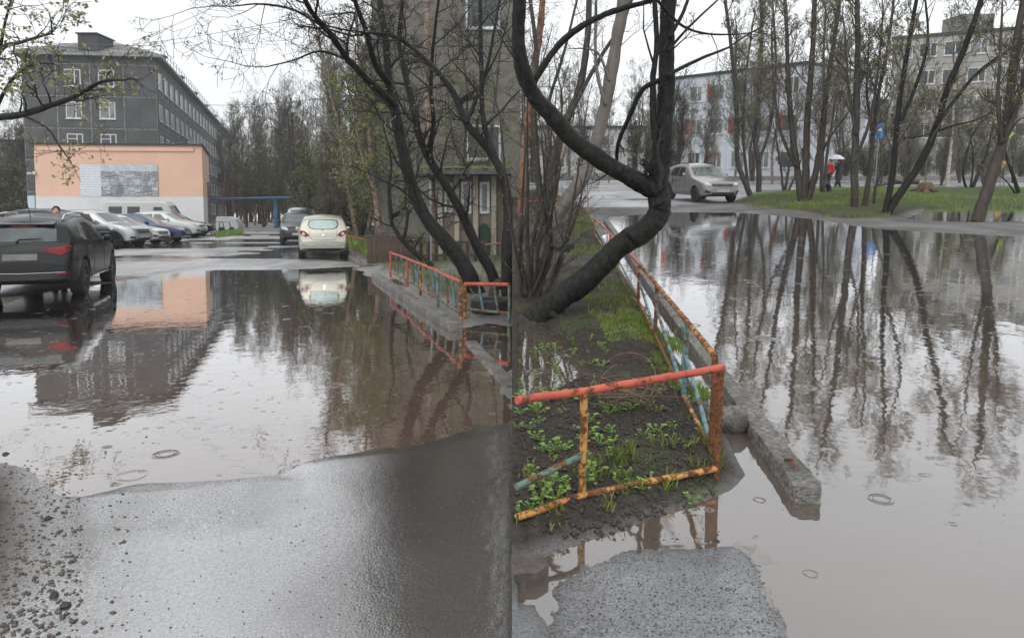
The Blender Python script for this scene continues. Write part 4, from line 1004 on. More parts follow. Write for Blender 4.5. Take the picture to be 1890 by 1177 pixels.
for sg in (-1, 1):
    C.patch('tail_lamp', [(sg * .47, .80), (sg * .60, .765), (sg * .755, .86), (sg * .79, .94), (sg * .74, .99), (sg * .60, .95), (sg * .50, .87)], 'r', m_tail, .015)
    C.patch('reflector_bowl', [(sg * .60, .83), (sg * .68, .83), (sg * .70, .90), (sg * .62, .90)], 'r', m_head, .02, 2, 'x', 2)
    C.patch('headlight', [(sg * .5, .62), (sg * .74, .68), (sg * .78, .86), (sg * .55, .78)], 'f', m_head)
C.patch('number_plate', [(-.27, .52), (.27, .52), (.27, .63), (-.27, .63)], 'r', m_plate, .02)
C.strip('tailgate_seam', [(-.46, 1.0), (-.44, .74), (-.36, .66), (.36, .66), (.44, .74), (.46, 1.0)], 'r', m_plast, .006)
C.strip('bumper_seam', [(-.78, .50), (-.5, .44), (.5, .44), (.78, .50)], 'r', m_plast, .008)
C.patch('lower_valance', [(-.6, .29), (.6, .29), (.66, .38), (-.66, .38)], 'r', m_plast, .008)
C.patch('badge', [(-.045, .79), (.045, .79), (.045, .85), (-.045, .85)], 'r', m_chrome, .012, 2)
mb = MB(); mb.tube([Vector((X(3.88), 0, 1.0)), Vector((X(3.78), .25, 1.06))], [.014, .008], 6); C.add('rear_wiper', mb, m_plast)
mb = MB(); mb.tube([Vector((X(3.4), 0, 1.47)), Vector((X(3.62), 0, 1.66))], [.008, .004], 6); C.add('antenna', mb, m_plast)
C.std_side([[(X(1.75), 1.0), (X(2.75), 1.01), (X(2.72), 1.37), (X(2.2), 1.36)], [(X(2.8), 1.02), (X(3.45), 1.08), (X(3.35), 1.30), (X(2.8), 1.37)]], handles=[(X(2.65), .92)])
C.patch('windshield', [(-.6, 1.03), (.6, 1.03), (.5, 1.38), (-.5, 1.38)], 'f', m_cglass)
C.mirrors(X(1.6), 1.0, pbe); C.wheels(m_alloy, 7)
qa, qb = gp('L', 563, 478), gp('L', 632, 478); mid = (qa + qb) / 2
hd = math.atan2(1, -.272); fw = Vector((math.cos(hd), math.sin(hd), 0)); c_ = mid + fw * (3.31 - 2.0)
C.place('parked_car', 'L', Vector((c_.x, c_.y, rise_L(c_.y) + .02)), hd, 'beige hatchback standing at the far edge of the puddle, seen from behind', 'car', 'cars parked in the yard', 1.02)

# ---- generic front-visible cars
def make_car(kind, pm, rim=m_alloy, spokes=6, glass=None, trim=False):
    if kind == 'suv':
        P = dict(L=4.35, W=1.80, rw=.345, wx=(.82, 3.42), zb=.28, tum=.33, plan=PLAN,
                 top=[(0, .62), (.05, .80), (.22, .94), (1.1, 1.08), (1.25, 1.13), (1.95, 1.58), (2.3, 1.655), (3.4, 1.66), (3.95, 1.60), (4.12, 1.5), (4.27, 1.05), (4.33, .85), (4.35, .65)], belt=[(0, .8), (1.1, 1.05), (4.35, 1.12)])
        wins = [[(1.72, 1.10), (2.55, 1.10), (2.52, 1.52), (2.1, 1.5)], [(2.62, 1.10), (3.3, 1.12), (3.25, 1.52), (2.6, 1.53)], [(3.38, 1.14), (3.95, 1.18), (3.8, 1.48), (3.34, 1.51)]]
        ws = [(-.66, 1.16), (.66, 1.16), (.55, 1.56), (-.55, 1.56)]; gr, hl = (.66, .82), (.80, .98)
    elif kind == 'hatch':
        P = dict(L=4.15, W=1.72, rw=.32, wx=(.82, 3.40), zb=.25, tum=.34, plan=PLAN,
                 top=[(0, .52), (.05, .70), (.2, .82), (1.05, .98), (1.2, 1.03), (2.0, 1.46), (2.4, 1.53), (3.2, 1.52), (3.75, 1.42), (4.02, 1.05), (4.10, .95), (4.15, .6)], belt=[(0, .7), (1.1, .96), (4.15, 1.03)])
        wins = [[(1.75, 1.02), (2.52, 1.02), (2.5, 1.40), (2.15, 1.39)], [(2.6, 1.02), (3.4, 1.05), (3.25, 1.36), (2.58, 1.41)]]
        ws = [(-.64, 1.06), (.64, 1.06), (.53, 1.43), (-.53, 1.43)]; gr, hl = (.66, .76), (.68, .86)
    else:
        P = dict(L=4.4, W=1.70, rw=.305, wx=(.82, 3.35), zb=.24, tum=.36, plan=PLAN,
                 top=[(0, .50), (.05, .66), (.2, .76), (1.15, .92), (1.3, .97), (2.05, 1.37), (2.4, 1.43), (3.0, 1.42), (3.5, 1.25), (3.85, 1.02), (4.25, .98), (4.36, .88), (4.4, .55)], belt=[(0, .65), (1.1, .90), (4.4, .96)])
        wins = [[(1.8, .96), (2.5, .96), (2.48, 1.31), (2.15, 1.30)], [(2.57, .96), (3.25, .98), (3.05, 1.29), (2.55, 1.32)]]
        ws = [(-.62, 1.0), (.62, 1.0), (.52, 1.34), (-.52, 1.34)]; gr, hl = (.56, .68), (.60, .76)
    P['paint'] = pm; C = Car(P); L = P['L']; X = lambda x: L / 2 - x
    C.std_side([[(X(a), b) for a, b in w_] for w_ in wins], doors=[[(X(wins[0][0][0] - .05), .4), (X(wins[0][0][0] - .05), wins[0][0][1])], [(X(wins[0][1][0] + .04), .4), (X(wins[0][1][0] + .04), wins[0][0][1])]],
               handles=[(X(wins[0][1][0] - .1), wins[0][0][1] - .12), (X(wins[1][1][0] - .1), wins[0][0][1] - .10)], glass=glass)
    C.patch('windshield', ws, 'f', glass or m_cglass2)
    zr = wins[0][0][1]; C.patch('rear_window', [(-.55, zr + .06), (.55, zr + .06), (.46, zr + .34), (-.46, zr + .34)], 'r', m_cglass)
    w_ = P['W'] / 2
    for sg in (-1, 1):
        C.patch('headlight', [(sg * w_ * .50, hl[0]), (sg * w_ * .86, hl[0] + .05), (sg * w_ * .93, hl[1]), (sg * w_ * .60, hl[1] - .04)], 'f', m_head, .012)
        C.patch('tail_lamp', [(sg * w_ * .62, zr - .3), (sg * w_ * .9, zr - .3), (sg * w_ * .9, zr - .05), (sg * w_ * .7, zr - .05)], 'r', m_tail, .012)
        C.patch('fog_lamp', [(sg * w_ * .62, .40), (sg * w_ * .82, .42), (sg * w_ * .82, .52), (sg * w_ * .64, .48)], 'f', m_plast, .01, 2)
    C.patch('grille', [(-w_ * .48, gr[0]), (w_ * .48, gr[0]), (w_ * .52, gr[1]), (-w_ * .52, gr[1])], 'f', m_plast, .01)
    C.strip('grille_bar', [(-w_ * .48, (gr[0] + gr[1]) / 2), (w_ * .48, (gr[0] + gr[1]) / 2)], 'f', m_chrome, .012)
    C.patch('number_plate', [(-.26, .44), (.26, .44), (.26, .55), (-.26, .55)], 'f', m_plate, .03, 2)
    C.patch('lower_intake', [(-w_ * .55, .33), (w_ * .55, .33), (w_ * .55, .43), (-w_ * .55, .43)], 'f', m_plast, .01)
    if trim:
        C.patch('skid_plate', [(-w_ * .6, .31), (w_ * .6, .31), (w_ * .6, .345), (-w_ * .6, .345)], 'f', m_chrome, .03, 2)
        for sg in (-1, 1):
            mb = MB(); zt = P['top'][6][1]; mb.tube([Vector((X(2.05), sg * .58, zt - .06)), Vector((X(2.2), sg * .58, zt + .04)), Vector((X(3.5), sg * .57, zt + .03)), Vector((X(3.7), sg * .57, zt - .05))], .018, 6); C.add('roof_rail', mb, m_plast)
    C.mirrors(X(wins[0][0][0] - .08), zr + .08, pm); C.wheels(rim, spokes); C.X = X; return C
def put_front(C, F, name, u, v, hd, label, sc=1.0, which='fr', group='cars parked in the yard', dz=0.02):
    """u,v: ground contact of the front wheel on the camera's side"""
    q = gp(F, u, v); fw = Vector((math.cos(hd), math.sin(hd), 0)); lf = Vector((-fw.y, fw.x, 0))
    sgn = 1 if which == 'fr' else -1
    c_ = q - fw * (C.L / 2 - C.P['wx'][0]) * sc + lf * (C.P['W'] / 2 - .1) * sgn * sc
    z = rise_L(c_.y) if F == 'L' else 0.0
    return C.place(name, F, Vector((c_.x, c_.y, z + dz)), hd, label, 'car', group, sc)
G = 'cars parked in the yard'
sil = paint('silver_metallic', (.52, .53, .54), .5, .2); whi = paint('white_paint', (.70, .71, .70), .0, .2); blu = paint('dark_blue_paint', (.022, .055, .12), .3, .2)
blk2 = paint('soft_black_paint', (.016, .017, .02), .0, .2, .2, .3); mint = paint('pale_mint_paint', (.52, .58, .54), .1, .2); gold = paint('warm_silver_metallic', (.29, .285, .275), .5, .3)
put_front(make_car('suv', sil, m_alloy, 6), 'L', 'parked_car', 214, 459, R(-6), 'silver off-roader parked beside the black crossover, nose towards the road', 1.0)
put_front(make_car('sedan', whi, m_alloyd, 5), 'L', 'parked_car', 256, 455, R(-2), 'white car parked between the silver off-roader and the blue saloon')
put_front(make_car('sedan', blu, m_alloyd, 5), 'L', 'parked_car', 308, 449, R(8), 'dark blue saloon parked in front of the grey minibus')
put_front(make_car('hatch', mint, m_alloy, 6), 'L', 'parked_car', 340, 441, R(2), 'pale mint car mostly hidden behind the blue saloon')
put_front(make_car('sedan', blk2, m_alloy, 8), 'L', 'parked_car', 366, 437, R(14), 'black saloon parked last in the row before the annex corner')
put_front(make_car('suv', blk2, m_alloyd, 6), 'L', 'parked_car', 132, 464, R(-12), 'black off-roader hidden behind the nearest crossover and the silver one', 1.03)
put_front(make_car('sedan', paint('grey_blue_paint', (.16, .19, .21), .4, .2), m_alloy, 6), 'L', 'parked_car', 5, 466, R(-14), 'grey car at the left edge behind the black crossover')
C = make_car('hatch', blk2, m_alloy, 6)
q = gp('L', 549, 452); hd = math.atan2(-1, .30); c_ = q + Vector((-.272, 1, 0)).normalized() * 1.6
C.place('parked_car', 'L', Vector((c_.x, c_.y, rise_L(c_.y) + .02)), hd, 'black car facing the camera left of the beige hatchback', 'car', G, 1.0)
C = make_car('suv', sil, m_alloy, 6, None, True)
c_ = gp('L', 556, 441); c_ = c_ + Vector((-.272, 1, 0)).normalized() * 1.6
C.place('parked_car', 'L', Vector((c_.x, c_.y, rise_L(c_.y) + .02)), hd, 'pale car with roof rails behind the black car on the road', 'car', G, 1.05)
C = make_car('hatch', gold, m_alloyd, 7, None, True)
put_front(C, 'R', 'parked_car', 1284, 376, R(-80), 'warm silver crossover hatchback across the courtyard puddle facing the camera', .97, 'fr', None, .05)

# ---- grey minibus (boxy loaf-shaped van)
van = paint('light_grey_enamel', (.47, .48, .46), .0, .25)
P = dict(L=4.4, W=1.95, paint=van, rw=.36, wx=(1.0, 3.3), zb=.42, tum=.12, plan=[(0, .62), (.02, .82), (.06, .94), (.12, 1), (.92, 1), (.97, .95), (1, .86)],
         top=[(0, .95), (.03, 1.15), (.12, 1.28), (.28, 1.34), (.62, 1.95), (.8, 2.06), (1.2, 2.10), (4.0, 2.10), (4.3, 2.03), (4.38, 1.8), (4.4, 1.2)], belt=[(0, 1.1), (.5, 1.22), (4.4, 1.22)])
C = Car(P); X = lambda x: 2.2 - x
wv = [[(X(.78), 1.32), (X(1.42), 1.32), (X(1.42), 1.78), (X(.95), 1.78)], [(X(2.2), 1.36), (X(2.9), 1.36), (X(2.9), 1.80), (X(2.2), 1.80)], [(X(3.2), 1.36), (X(3.95), 1.36), (X(3.95), 1.80), (X(3.2), 1.80)]]
C.std_side(wv, doors=[[(X(1.5), .5), (X(1.5), 1.95)], [(X(.72), .6), (X(.72), 1.3)], [(X(3.05), .5), (X(3.05), 1.95)]], handles=[(X(1.4), 1.15)])
C.patch('windshield', [(-.78, 1.42), (-.06, 1.42), (-.06, 1.86), (-.72, 1.86)], 'f', m_cglass2); C.patch('windshield', [(.78, 1.42), (.06, 1.42), (.06, 1.86), (.72, 1.86)], 'f', m_cglass2)
C.patch('roof_panel', [(X(.75), -.8), (X(4.3), -.8), (X(4.3), .8), (X(.75), .8)], 't', whi, .02)
for sg in (-1, 1):
    mb = MB(); mb.lathe([(.13, 0), (.12, .05), (.001, .07)], 16, 'X', (X(.06), sg * .62, .98)); C.add('headlight', mb, m_head)
C.patch('bumper', [(-.85, .48), (.85, .48), (.85, .62), (-.85, .62)], 'f', m_plast, .06)
C.mirrors(X(.72), 1.45, m_plast); C.wheels(mat('steel_rim', (.2, .2, .2), .5), 5)
q = gp('L', 292, 437); hd = R(10); fw = Vector((math.cos(hd), math.sin(hd), 0))
c_ = q - fw * 1.2 + Vector((0, 1.0, 0)); C.place('minibus', 'L', Vector((c_.x, c_.y, rise_L(c_.y) + .02)), hd, 'light grey boxy minibus with white roof in front of the white wall', 'minibus')

# ---- small curved trailer cover and frames at the road side
q = gp('L', 399, 430); t = thing('box_trailer', 'L', Vector((q.x, q.y, rise_L(q.y))), 0, 'small grey curved box trailer at the annex corner', 'trailer')
mb = MB(); pr = [(0, .15), (1.5, .15), (1.55, .5), (1.35, .95), (.9, 1.12), (.1, 1.15), (0, 1.0)]
mb.prism(pr, 0, 1.0); ob('cover', mb.mesh('cover', mat('grey_cover', (.42, .44, .45), .4), False, 40), t, Matrix.Translation((0, 1.0, 0)) @ Matrix.Rotation(R(90), 4, 'X'))
for x in (.4, 1.1):
    mb = MB(); mb.lathe([(.01, -.06), (.2, -.07), (.22, 0), (.2, .07), (.01, .06)], 14, 'Y', (x, -.03, .2)); ob('wheel', mb.mesh('wheel', m_rub), t)
q = gp('L', 390, 434); t = thing('metal_rack', 'L', Vector((q.x, q.y, rise_L(q.y))), 0, 'low metal frame standing between the black saloon and the trailer', 'rack')
mb = MB(); z_ = [Vector((0, 0, 0)), Vector((.15, 0, .85)), Vector((.75, 0, .85)), Vector((.95, 0, 0))]; mb.tube(z_, .03, 6); ob('front_hoop', mb.mesh('front_hoop', m_dark), t)
mb = MB(); mb.tube([p + Vector((.1, .8, 0)) for p in z_], .03, 6); ob('back_hoop', mb.mesh('back_hoop', m_dark), t)
for p in z_[1:3]: mb = MB(); mb.tube([p, p + Vector((.1, .8, 0))], .025, 6); ob('tie_bar', mb.mesh('tie_bar', m_white), t)
# ================================================================= TREES
def catmull(P, per=5):
    out = []; n = len(P)
    for i in range(n - 1):
        p0, p1, p2, p3 = P[max(i - 1, 0)], P[i], P[i + 1], P[min(i + 2, n - 1)]
        for j in range(per):
            t = j / per; t2, t3 = t * t, t * t * t
            out.append(0.5 * ((2 * p1) + (p2 - p0) * t + (2 * p0 - 5 * p1 + 4 * p2 - p3) * t2 + (3 * p1 - p0 - 3 * p2 + p3) * t3))
    out.append(P[-1].copy()); return out
def rvec(r): 
    while True:
        v = Vector((r.uniform(-1, 1), r.uniform(-1, 1), r.uniform(-1, 1)))
        if .1 < v.length < 1: return v.normalized()
class Tree:
    def __init__(s, seed): s.r = random.Random(seed); s.trunk = MB(); s.twig = MB(); s.leaf = MB(); s.tips = []; s.limbs = []
    def limb(s, pts, r0, r1, k=9, wob=.25, grow=True, per=5, knob=.06):
        P = catmull(pts, per); n = len(P); rad = []
        for i in range(n):
            f = i / (n - 1); ra = r0 + (r1 - r0) * f
            if i and i < n - 1: P[i] = P[i] + rvec(s.r) * ra * wob
            rad.append(ra * (1 + s.r.uniform(-knob, knob)))
        o_ = len(s.trunk.v); s.trunk.tube(P, rad, k)
        if k >= 14:                               # ridged bark and burls
            for i_ in range(n):
                for j_ in range(k):
                    q_ = s.trunk.v[o_ + i_ * k + j_]; dr = (q_ - P[i_]); an_ = j_ * 6.283 / k
                    a_ = noise.noise(q_ * (1.1 / r0) * .35) * .16 + noise.noise(Vector((math.cos(an_) * 3.5, math.sin(an_) * 3.5, i_ * .16))) * .09
                    s.trunk.v[o_ + i_ * k + j_] = P[i_] + dr * (1 + a_)
        if grow: s.limbs.append((P, rad))
        return P, rad
    def shoot(s, p, d, L, ra, lev, opt):
        r = s.r; n = 5 if lev == 0 else (4 if lev == 1 else 3); P = [p]; q = p.copy(); dd = d.copy()
        wig = opt.get('wig', .28)
        for i in range(n - 1):
            dd = (dd + rvec(r) * wig + Vector((0, 0, opt.get('up', .12)))).normalized()
            q = q + dd * (L / (n - 1)); P.append(q.copy())
        rr = [max(opt['rmin'], ra * (1 - .75 * i / (n - 1))) for i in range(n)]
        s.twig.tube(P, rr, 4 if lev == 0 else 3, False)
        if lev < opt['lev']:
            m = opt['kids'][lev]; m = int(m) + (1 if r.random() < m % 1 else 0)
            for _ in range(m):
                f = r.uniform(.2, 1) * (n - 1); i = min(int(f), n - 2); b = P[i].lerp(P[i + 1], f - i)
                t = (P[i + 1] - P[i]).normalized(); side = rvec(r); side = (side - t * side.dot(t)).normalized()
                nd = (t * opt.get('fwd', .65) + side * opt.get('side', .75)).normalized()
                s.shoot(b, nd, L * r.uniform(.35, .62), rr[i] * .6, lev + 1, opt)
        else: s.tips.append((P[-1], dd)); s.tips.append((P[-2], dd))
    def grow(s, opt, per_m=3.0, start=.25, Lr=(.6, 1.6), rf=.35, cap=.03):
        r = s.r
        for P, rad in s.limbs:
            n = len(P); Lt = sum((P[i + 1] - P[i]).length for i in range(n - 1)); m = int(Lt * per_m * (1 - start))
            for j in range(m):
                f = (start + (1 - start) * (j + r.random()) / m) * (n - 1); i = min(int(f), n - 2); b = P[i].lerp(P[i + 1], f - i)
                t = (P[i + 1] - P[i]).normalized(); side = rvec(r); side = (side - t * side.dot(t)).normalized()
                nd = (t * opt.get('fwd', .65) + side * opt.get('side', .75)).normalized()
                s.shoot(b, nd, r.uniform(*Lr) * (1.15 - .5 * f / n), min(cap, rad[i] * rf), 0, opt)
            e = P[-1]; t = (P[-1] - P[-2]).normalized(); s.shoot(e, t, r.uniform(*Lr), rad[-1] * .95, 0, opt)
    def leaves(s, frac, size, zlo=-1e9, zhi=1e9):
        r = s.r
        for p, d in s.tips:
            if r.random() > frac or not (zlo < p.z < zhi): continue
            for _ in range(r.choice((1, 2, 3))):
                a = (d + rvec(r) * .8).normalized() * size * r.uniform(.6, 1.3); b = rvec(r); b = (b - a * b.dot(a) / a.length_squared).normalized() * size * .32
                o = p + rvec(r) * size * .8
                s.leaf.add([o, o + a * .5 + b, o + a, o + a * .5 - b], [(0, 1, 2, 3)])
    def make(s, name, F, org, label, group, bark, twigm, leafm=None, cat='tree', rz=0, sc=1):
        t = thing(name, F, org, rz, label, cat, group, sc)
        s.m1 = s.trunk.mesh('trunk', bark, True); ob('trunk', s.m1, t)
        s.m2 = s.twig.mesh('crown', twigm); c = ob('crown', s.m2, t); tag(c, kind='stuff')
        if s.leaf.v and leafm: l = ob('leaves', s.leaf.mesh('leaves', leafm), c); tag(l, kind='stuff')
        return t
b_wet = mat('wet_dark_bark', (.008, .0075, .007), .55, (.034, .031, .027), 24, .46, .72, bump=1.0, bscale=34, stretch=(1, 1, .45), spec=.2, col3=(.018, .021, .016), scale3=3.5)
b_grey = mat('grey_brown_bark', (.028, .022, .018), .6, (.075, .062, .052), 9, .4, .7, bump=.6, bscale=22, stretch=(1, 1, .4))
b_brn = mat('brown_bark', (.030, .021, .016), .6, (.068, .050, .038), 10, bump=.6, bscale=24, stretch=(1, 1, .35))
b_birch = mat('pink_birch_bark', (.30, .20, .15), .7, (.09, .065, .055), 3.2, .42, .6, bump=.3, bscale=16, stretch=(1, 1, 2.5))
b_pale = mat('pale_birch_bark', (.46, .42, .36), .7, (.10, .09, .08), 4, .5, .62, stretch=(1, 1, 2.5))
tw_dk = mat('dark_twigs', (.014, .012, .011), .7); tw_gr = mat('grey_twigs', (.115, .098, .088), .8); tw_pu = mat('brown_twigs', (.058, .047, .040), .8)
lf_g = mat('young_leaves', (.19, .24, .06), .6, (.22, .24, .07), 3); lf_y = mat('catkins_and_buds', (.24, .24, .12), .7, (.30, .28, .10), 3); lf_d = mat('grey_catkins', (.15, .145, .10), .8, (.20, .18, .1), 3)

def lp(F, pts, y, org, dy=0.0):
    """traced limb: pixels to points around forward distance y"""
    out = []
    for i, p in enumerate(pts):
        yy = y + (p[2] if len(p) > 2 else dy * i / max(1, len(pts) - 1)); q = dp(F, p[0], p[1], yy); out.append(q - org)
    return out
def pxr(px, y): return px * y / FPX / 2

# ---- yard: leaning willow group behind the railing
OPT = dict(lev=3, kids=(5, 4, 2), rmin=.0035, wig=.34, up=.05, fwd=.6, side=.8)
def traced(name, F, base_px, limbs, label, group, seed, bark, twm, opt, per_m, Lr, leaf=None, lfm=None, start=.3, cap=.03, cat='tree', width=None, sub=True, zc=None):
    y = gp(F, *base_px).y; q = gp(F, *base_px); org = Vector((q.x, q.y, rise_L(q.y) if F == 'L' else 0.0))
    T = Tree(seed)
    for (pts, w0, w1, dy, *nog) in limbs:
        P = lp(F, pts, y, org, dy)
        T.limb(P, pxr(w0, y), pxr(w1, y), 14 if w0 > 12 else 7, .05 if w0 > 20 else .1, not nog, 8, .025 if w0 > 12 else .05)
    T.grow(opt, per_m, start, Lr, .5, cap)
    if leaf: T.leaves(leaf[0], leaf[1], *(leaf[2:] or ()))
    return T.make(name, F, org, label, group, bark, twm, lfm, cat)
GW = 'leaning willows behind the yard railing'
traced('willow_tree', 'L', (882, 552), [
    ([(884, 556), (868, 515), (842, 470), (800, 420), (776, 385), (759, 339), (739, 261), (727, 196), (718, 155), (712, 82), (702, 10), (690, -80)], 34, 10, .8),
    ([(727, 196), (708, 175), (665, 135), (633, 98), (608, 61), (580, 29), (563, 0), (540, -50)], 15, 5, -2.5),
    ([(718, 155), (692, 118), (676, 60), (655, 0), (640, -60)], 13, 5, -1.5),
    ([(600, 52), (540, 18), (480, 8), (430, 12)], 6, 2, -1.2), ([(640, 110), (590, 95), (540, 112), (490, 124)], 5, 2, -1.0)],
    'dark willow with thick leaning trunk whose crown reaches left over the road', GW, 101, b_wet, tw_dk, OPT, 3.2, (.7, 2.0), (.10, .05), lf_d, .25)
traced('willow_tree', 'L', (922, 545), [
    ([(924, 552), (905, 500), (878, 450), (849, 388), (821, 339), (788, 286), (772, 245), (759, 184), (747, 135), (737, 82), (742, 10), (750, -70)], 22, 7, 1.2),
    ([(788, 286), (800, 230), (795, 160), (800, 80), (812, -20)], 10, 4, -.8)],
    'slender dark willow leaning left just right of the thickest one', GW, 102, b_wet, tw_dk, OPT, 3.6, (.7, 1.8), (.10, .05), lf_d, .2)
traced('willow_tree', 'L', (938, 575), [
    ([(939, 578), (934, 470), (938, 400), (930, 330), (902, 277), (861, 228), (841, 179), (812, 139), (772, 98), (731, 69), (690, 62)], 22, 5, .8),
    ([(930, 330), (910, 280), (892, 220), (888, 120), (886, 0), (884, -80)], 13, 6, .6), ([(861, 228), (880, 180), (900, 120), (915, 40), (930, -40)], 8, 4, .2)],
    'dark willow at the right end of the yard railing arching left above the porch', GW, 103, b_wet, tw_dk, OPT, 3.4, (.6, 1.7), (.10, .05), lf_d, .35)
traced('willow_tree', 'L', (770, 500), [
    ([(800, 492), (770, 470), (740, 440), (722, 405), (745, 385), (770, 362)], 12, 4, .3), ([(722, 405), (718, 350), (722, 300), (712, 250)], 9, 3, .3), ([(745, 440), (752, 400), (748, 350), (760, 300)], 7, 3, .2)],
    'low crooked dark shrub stem curving behind the railing', GW, 104, b_wet, tw_dk, OPT, 3.0, (.4, 1.0), (.25, .06), lf_g, .2)
traced('birch_tree', 'L', (802, 470), [
    ([(806, 475), (802, 420), (796, 330), (790, 220), (786, 120), (788, 20), (786, -100)], 14, 8, .5)],
    'pinkish birch trunk rising straight behind the leaning willows', None, 105, b_birch, tw_gr, OPT, 2.2, (.6, 1.8), (.3, .06), lf_g, .35)
traced('birch_tree', 'L', (704, 462), [
    ([(706, 466), (698, 400), (688, 330), (680, 240), (672, 150), (660, 60), (655, -20)], 11, 5, .5), ([(690, 350), (668, 290), (655, 220), (640, 150)], 6, 3, .2)],
    'slim pinkish birch behind the brown plank fence with fresh green leaves', None, 106, b_birch, tw_gr, dict(OPT, kids=(5, 5, 3)), 4.2, (.8, 2.2), (.6, .09, -1, 7.5), lf_g, .2)
traced('birch_tree', 'L', (660, 446), [
    ([(662, 448), (650, 390), (636, 310), (622, 220), (600, 130), (585, 60)], 10, 4, .5), ([(640, 330), (660, 250), (668, 160), (675, 80)], 7, 3, .2)],
    'bare birch rising behind the beige hatchback', None, 107, b_birch, tw_gr, dict(OPT, kids=(5, 4, 2)), 3.6, (.8, 2.2), (.3, .08, -1, 5), lf_g, .2)
traced('young_tree', 'L', (716, 455), [([(716, 458), (722, 400), (728, 330), (720, 250)], 6, 3, 0), ([(722, 400), (700, 350), (690, 300)], 4, 2, 0), ([(716, 440), (745, 380), (760, 310)], 4, 2, 0)],
    'young bush with fresh green leaves in front of the grey block', None, 108, b_brn, tw_gr, dict(OPT, kids=(5, 4, 3)), 6.5, (.7, 1.9), (.6, .07), lf_g, .1)
traced('young_tree', 'L', (872, 470), [([(872, 472), (868, 400), (858, 300), (862, 180), (850, 60)], 9, 3, 0), ([(868, 400), (900, 310), (912, 200), (925, 80)], 7, 3, 0), ([(862, 330), (835, 250), (825, 150)], 6, 2, 0)],
    'many stemmed bare tree in front of the porch canopy', None, 109, b_brn, tw_gr, dict(OPT, kids=(5, 4, 3)), 4.2, (.7, 1.8), (.4, .06), lf_g, .2)

# ---- tree at the left edge: trunk outside the frame, twigs with catkins reaching in
traced('willow_tree', 'L', (-95, 560), [
    ([(-95, 565), (-88, 420), (-70, 300), (-20, 225), (40, 212), (90, 196), (140, 178), (185, 152), (228, 148)], 20, 3, -2.5),
    ([(-70, 300), (-40, 180), (0, 95), (40, 78), (95, 62)], 12, 3, -2.5), ([(-20, 225), (20, 150), (60, 120), (100, 118)], 8, 2, -2), ([(40, 212), (85, 235), (110, 270), (130, 298)], 5, 2, -1.0), ([(0, 95), (10, 40), (24, -10)], 6, 3, -.5)],
    'willow with catkins whose branches reach in at the left edge', None, 110, b_wet, tw_dk, dict(OPT, lev=2, kids=(4, 3)), 3.2, (.4, 1.1), (.55, .075), lf_y, .45, .02)

# ---- background trees: shapes built once, then set out one by one
def bg_proto(seed, h, spread, stems, bark, twm, leaf=None, lfm=None, opt=None, per_m=2.9, Lr=(1.0, 2.6)):
    T = Tree(seed); r = T.r
    for i in range(stems):
        a = r.uniform(0, 6.28); lean = r.uniform(.02, .14) * (1 if stems > 1 else .4); hh = h * r.uniform(.8, 1)
        pts = [Vector((math.cos(a) * .15 * (stems > 1), math.sin(a) * .15 * (stems > 1), -.1))]
        for k in range(1, 5): f = k / 4; pts.append(Vector((math.cos(a) * hh * lean * f + r.gauss(0, .12), math.sin(a) * hh * lean * f + r.gauss(0, .12), hh * f)))
        T.limb(pts, h * .009 + .02, .025, 7, .1)
    T.grow(opt or dict(lev=3, kids=(6, 4, 3), rmin=.006, wig=.24, up=.20, fwd=.8, side=.68), per_m, .14, Lr, .4, .03)
    if leaf: T.leaves(*leaf)
    return T.make('background_tree', 'L', Vector((0, 0, 0)), 'x', None, bark, twm, lfm)
protos = [bg_proto(201, 12, .1, 1, b_birch, tw_gr), bg_proto(202, 12, .1, 3, b_brn, tw_pu), bg_proto(203, 11, .1, 2, b_birch, tw_gr, (.15, .10), lf_g), bg_proto(204, 9, .2, 4, b_brn, tw_pu, (.25, .09), lf_g), bg_proto(205, 10, .2, 3, b_grey, tw_gr, (.15, .10), lf_y)]
used = set()
ORD = ['first', 'second', 'third', 'fourth', 'fifth', 'sixth', 'seventh', 'eighth', 'ninth', 'tenth', 'eleventh', 'twelfth', 'thirteenth', 'fourteenth', 'fifteenth', 'sixteenth', 'seventeenth', 'eighteenth', 'nineteenth', 'twentieth', 'twenty first', 'twenty second', 'twenty third', 'twenty fourth']
def grove(F, rows, label, group, seed0):
    rows = sorted(rows)
    for n_, (u, y, tv, k) in enumerate(rows): bgtree(k, F, u, y, tv, label + ', ' + ORD[n_] + ' from the left', group, seed0 + n_)
def bgtree(k, F, u, y, top_v, label, group, seed):
    r = random.Random(seed); src = protos[k]
    o = src if k not in used else copy_tree(src)
    used.add(k); o.name = 'birch_tree' if k in (0, 2) else 'bare_tree'
    d = ray(F, u, 300); x = d.x * y / d.y; h = (12, 12, 11, 9, 10)[k]
    z0 = rise_L(y) if F == 'L' else 0
    H_ = dp(F, u, top_v, y).z - z0; s_ = max(.3, H_ / (h * 1.12)); sx = s_ * r.uniform(.85, 1.1)
    put(o, F, Vector((x, y, z0 - .05)), r.uniform(0, 6.28), (sx, sx, s_)); tag(o, label, 'tree', group)
r5 = random.Random(55)
i = 0
grove('L', [(412, 86, 205, 0), (428, 95, 190, 0), (444, 78, 165, 0), (452, 90, 172, 2), (468, 74, 150, 0), (478, 88, 160, 1), (490, 80, 158, 0), (503, 92, 175, 2), (515, 76, 168, 0), (528, 86, 160, 1), (540, 72, 150, 0), (552, 60, 130, 1), (436, 70, 200, 1), (496, 110, 190, 1), (560, 100, 190, 1), (420, 110, 215, 1), (460, 115, 195, 1), (534, 105, 180, 3), (484, 66, 260, 3), (512, 64, 270, 3), (545, 63, 260, 3), (452, 66, 280, 3)], 'bare birch at the end of the road', 'birches at the end of the road', 300)
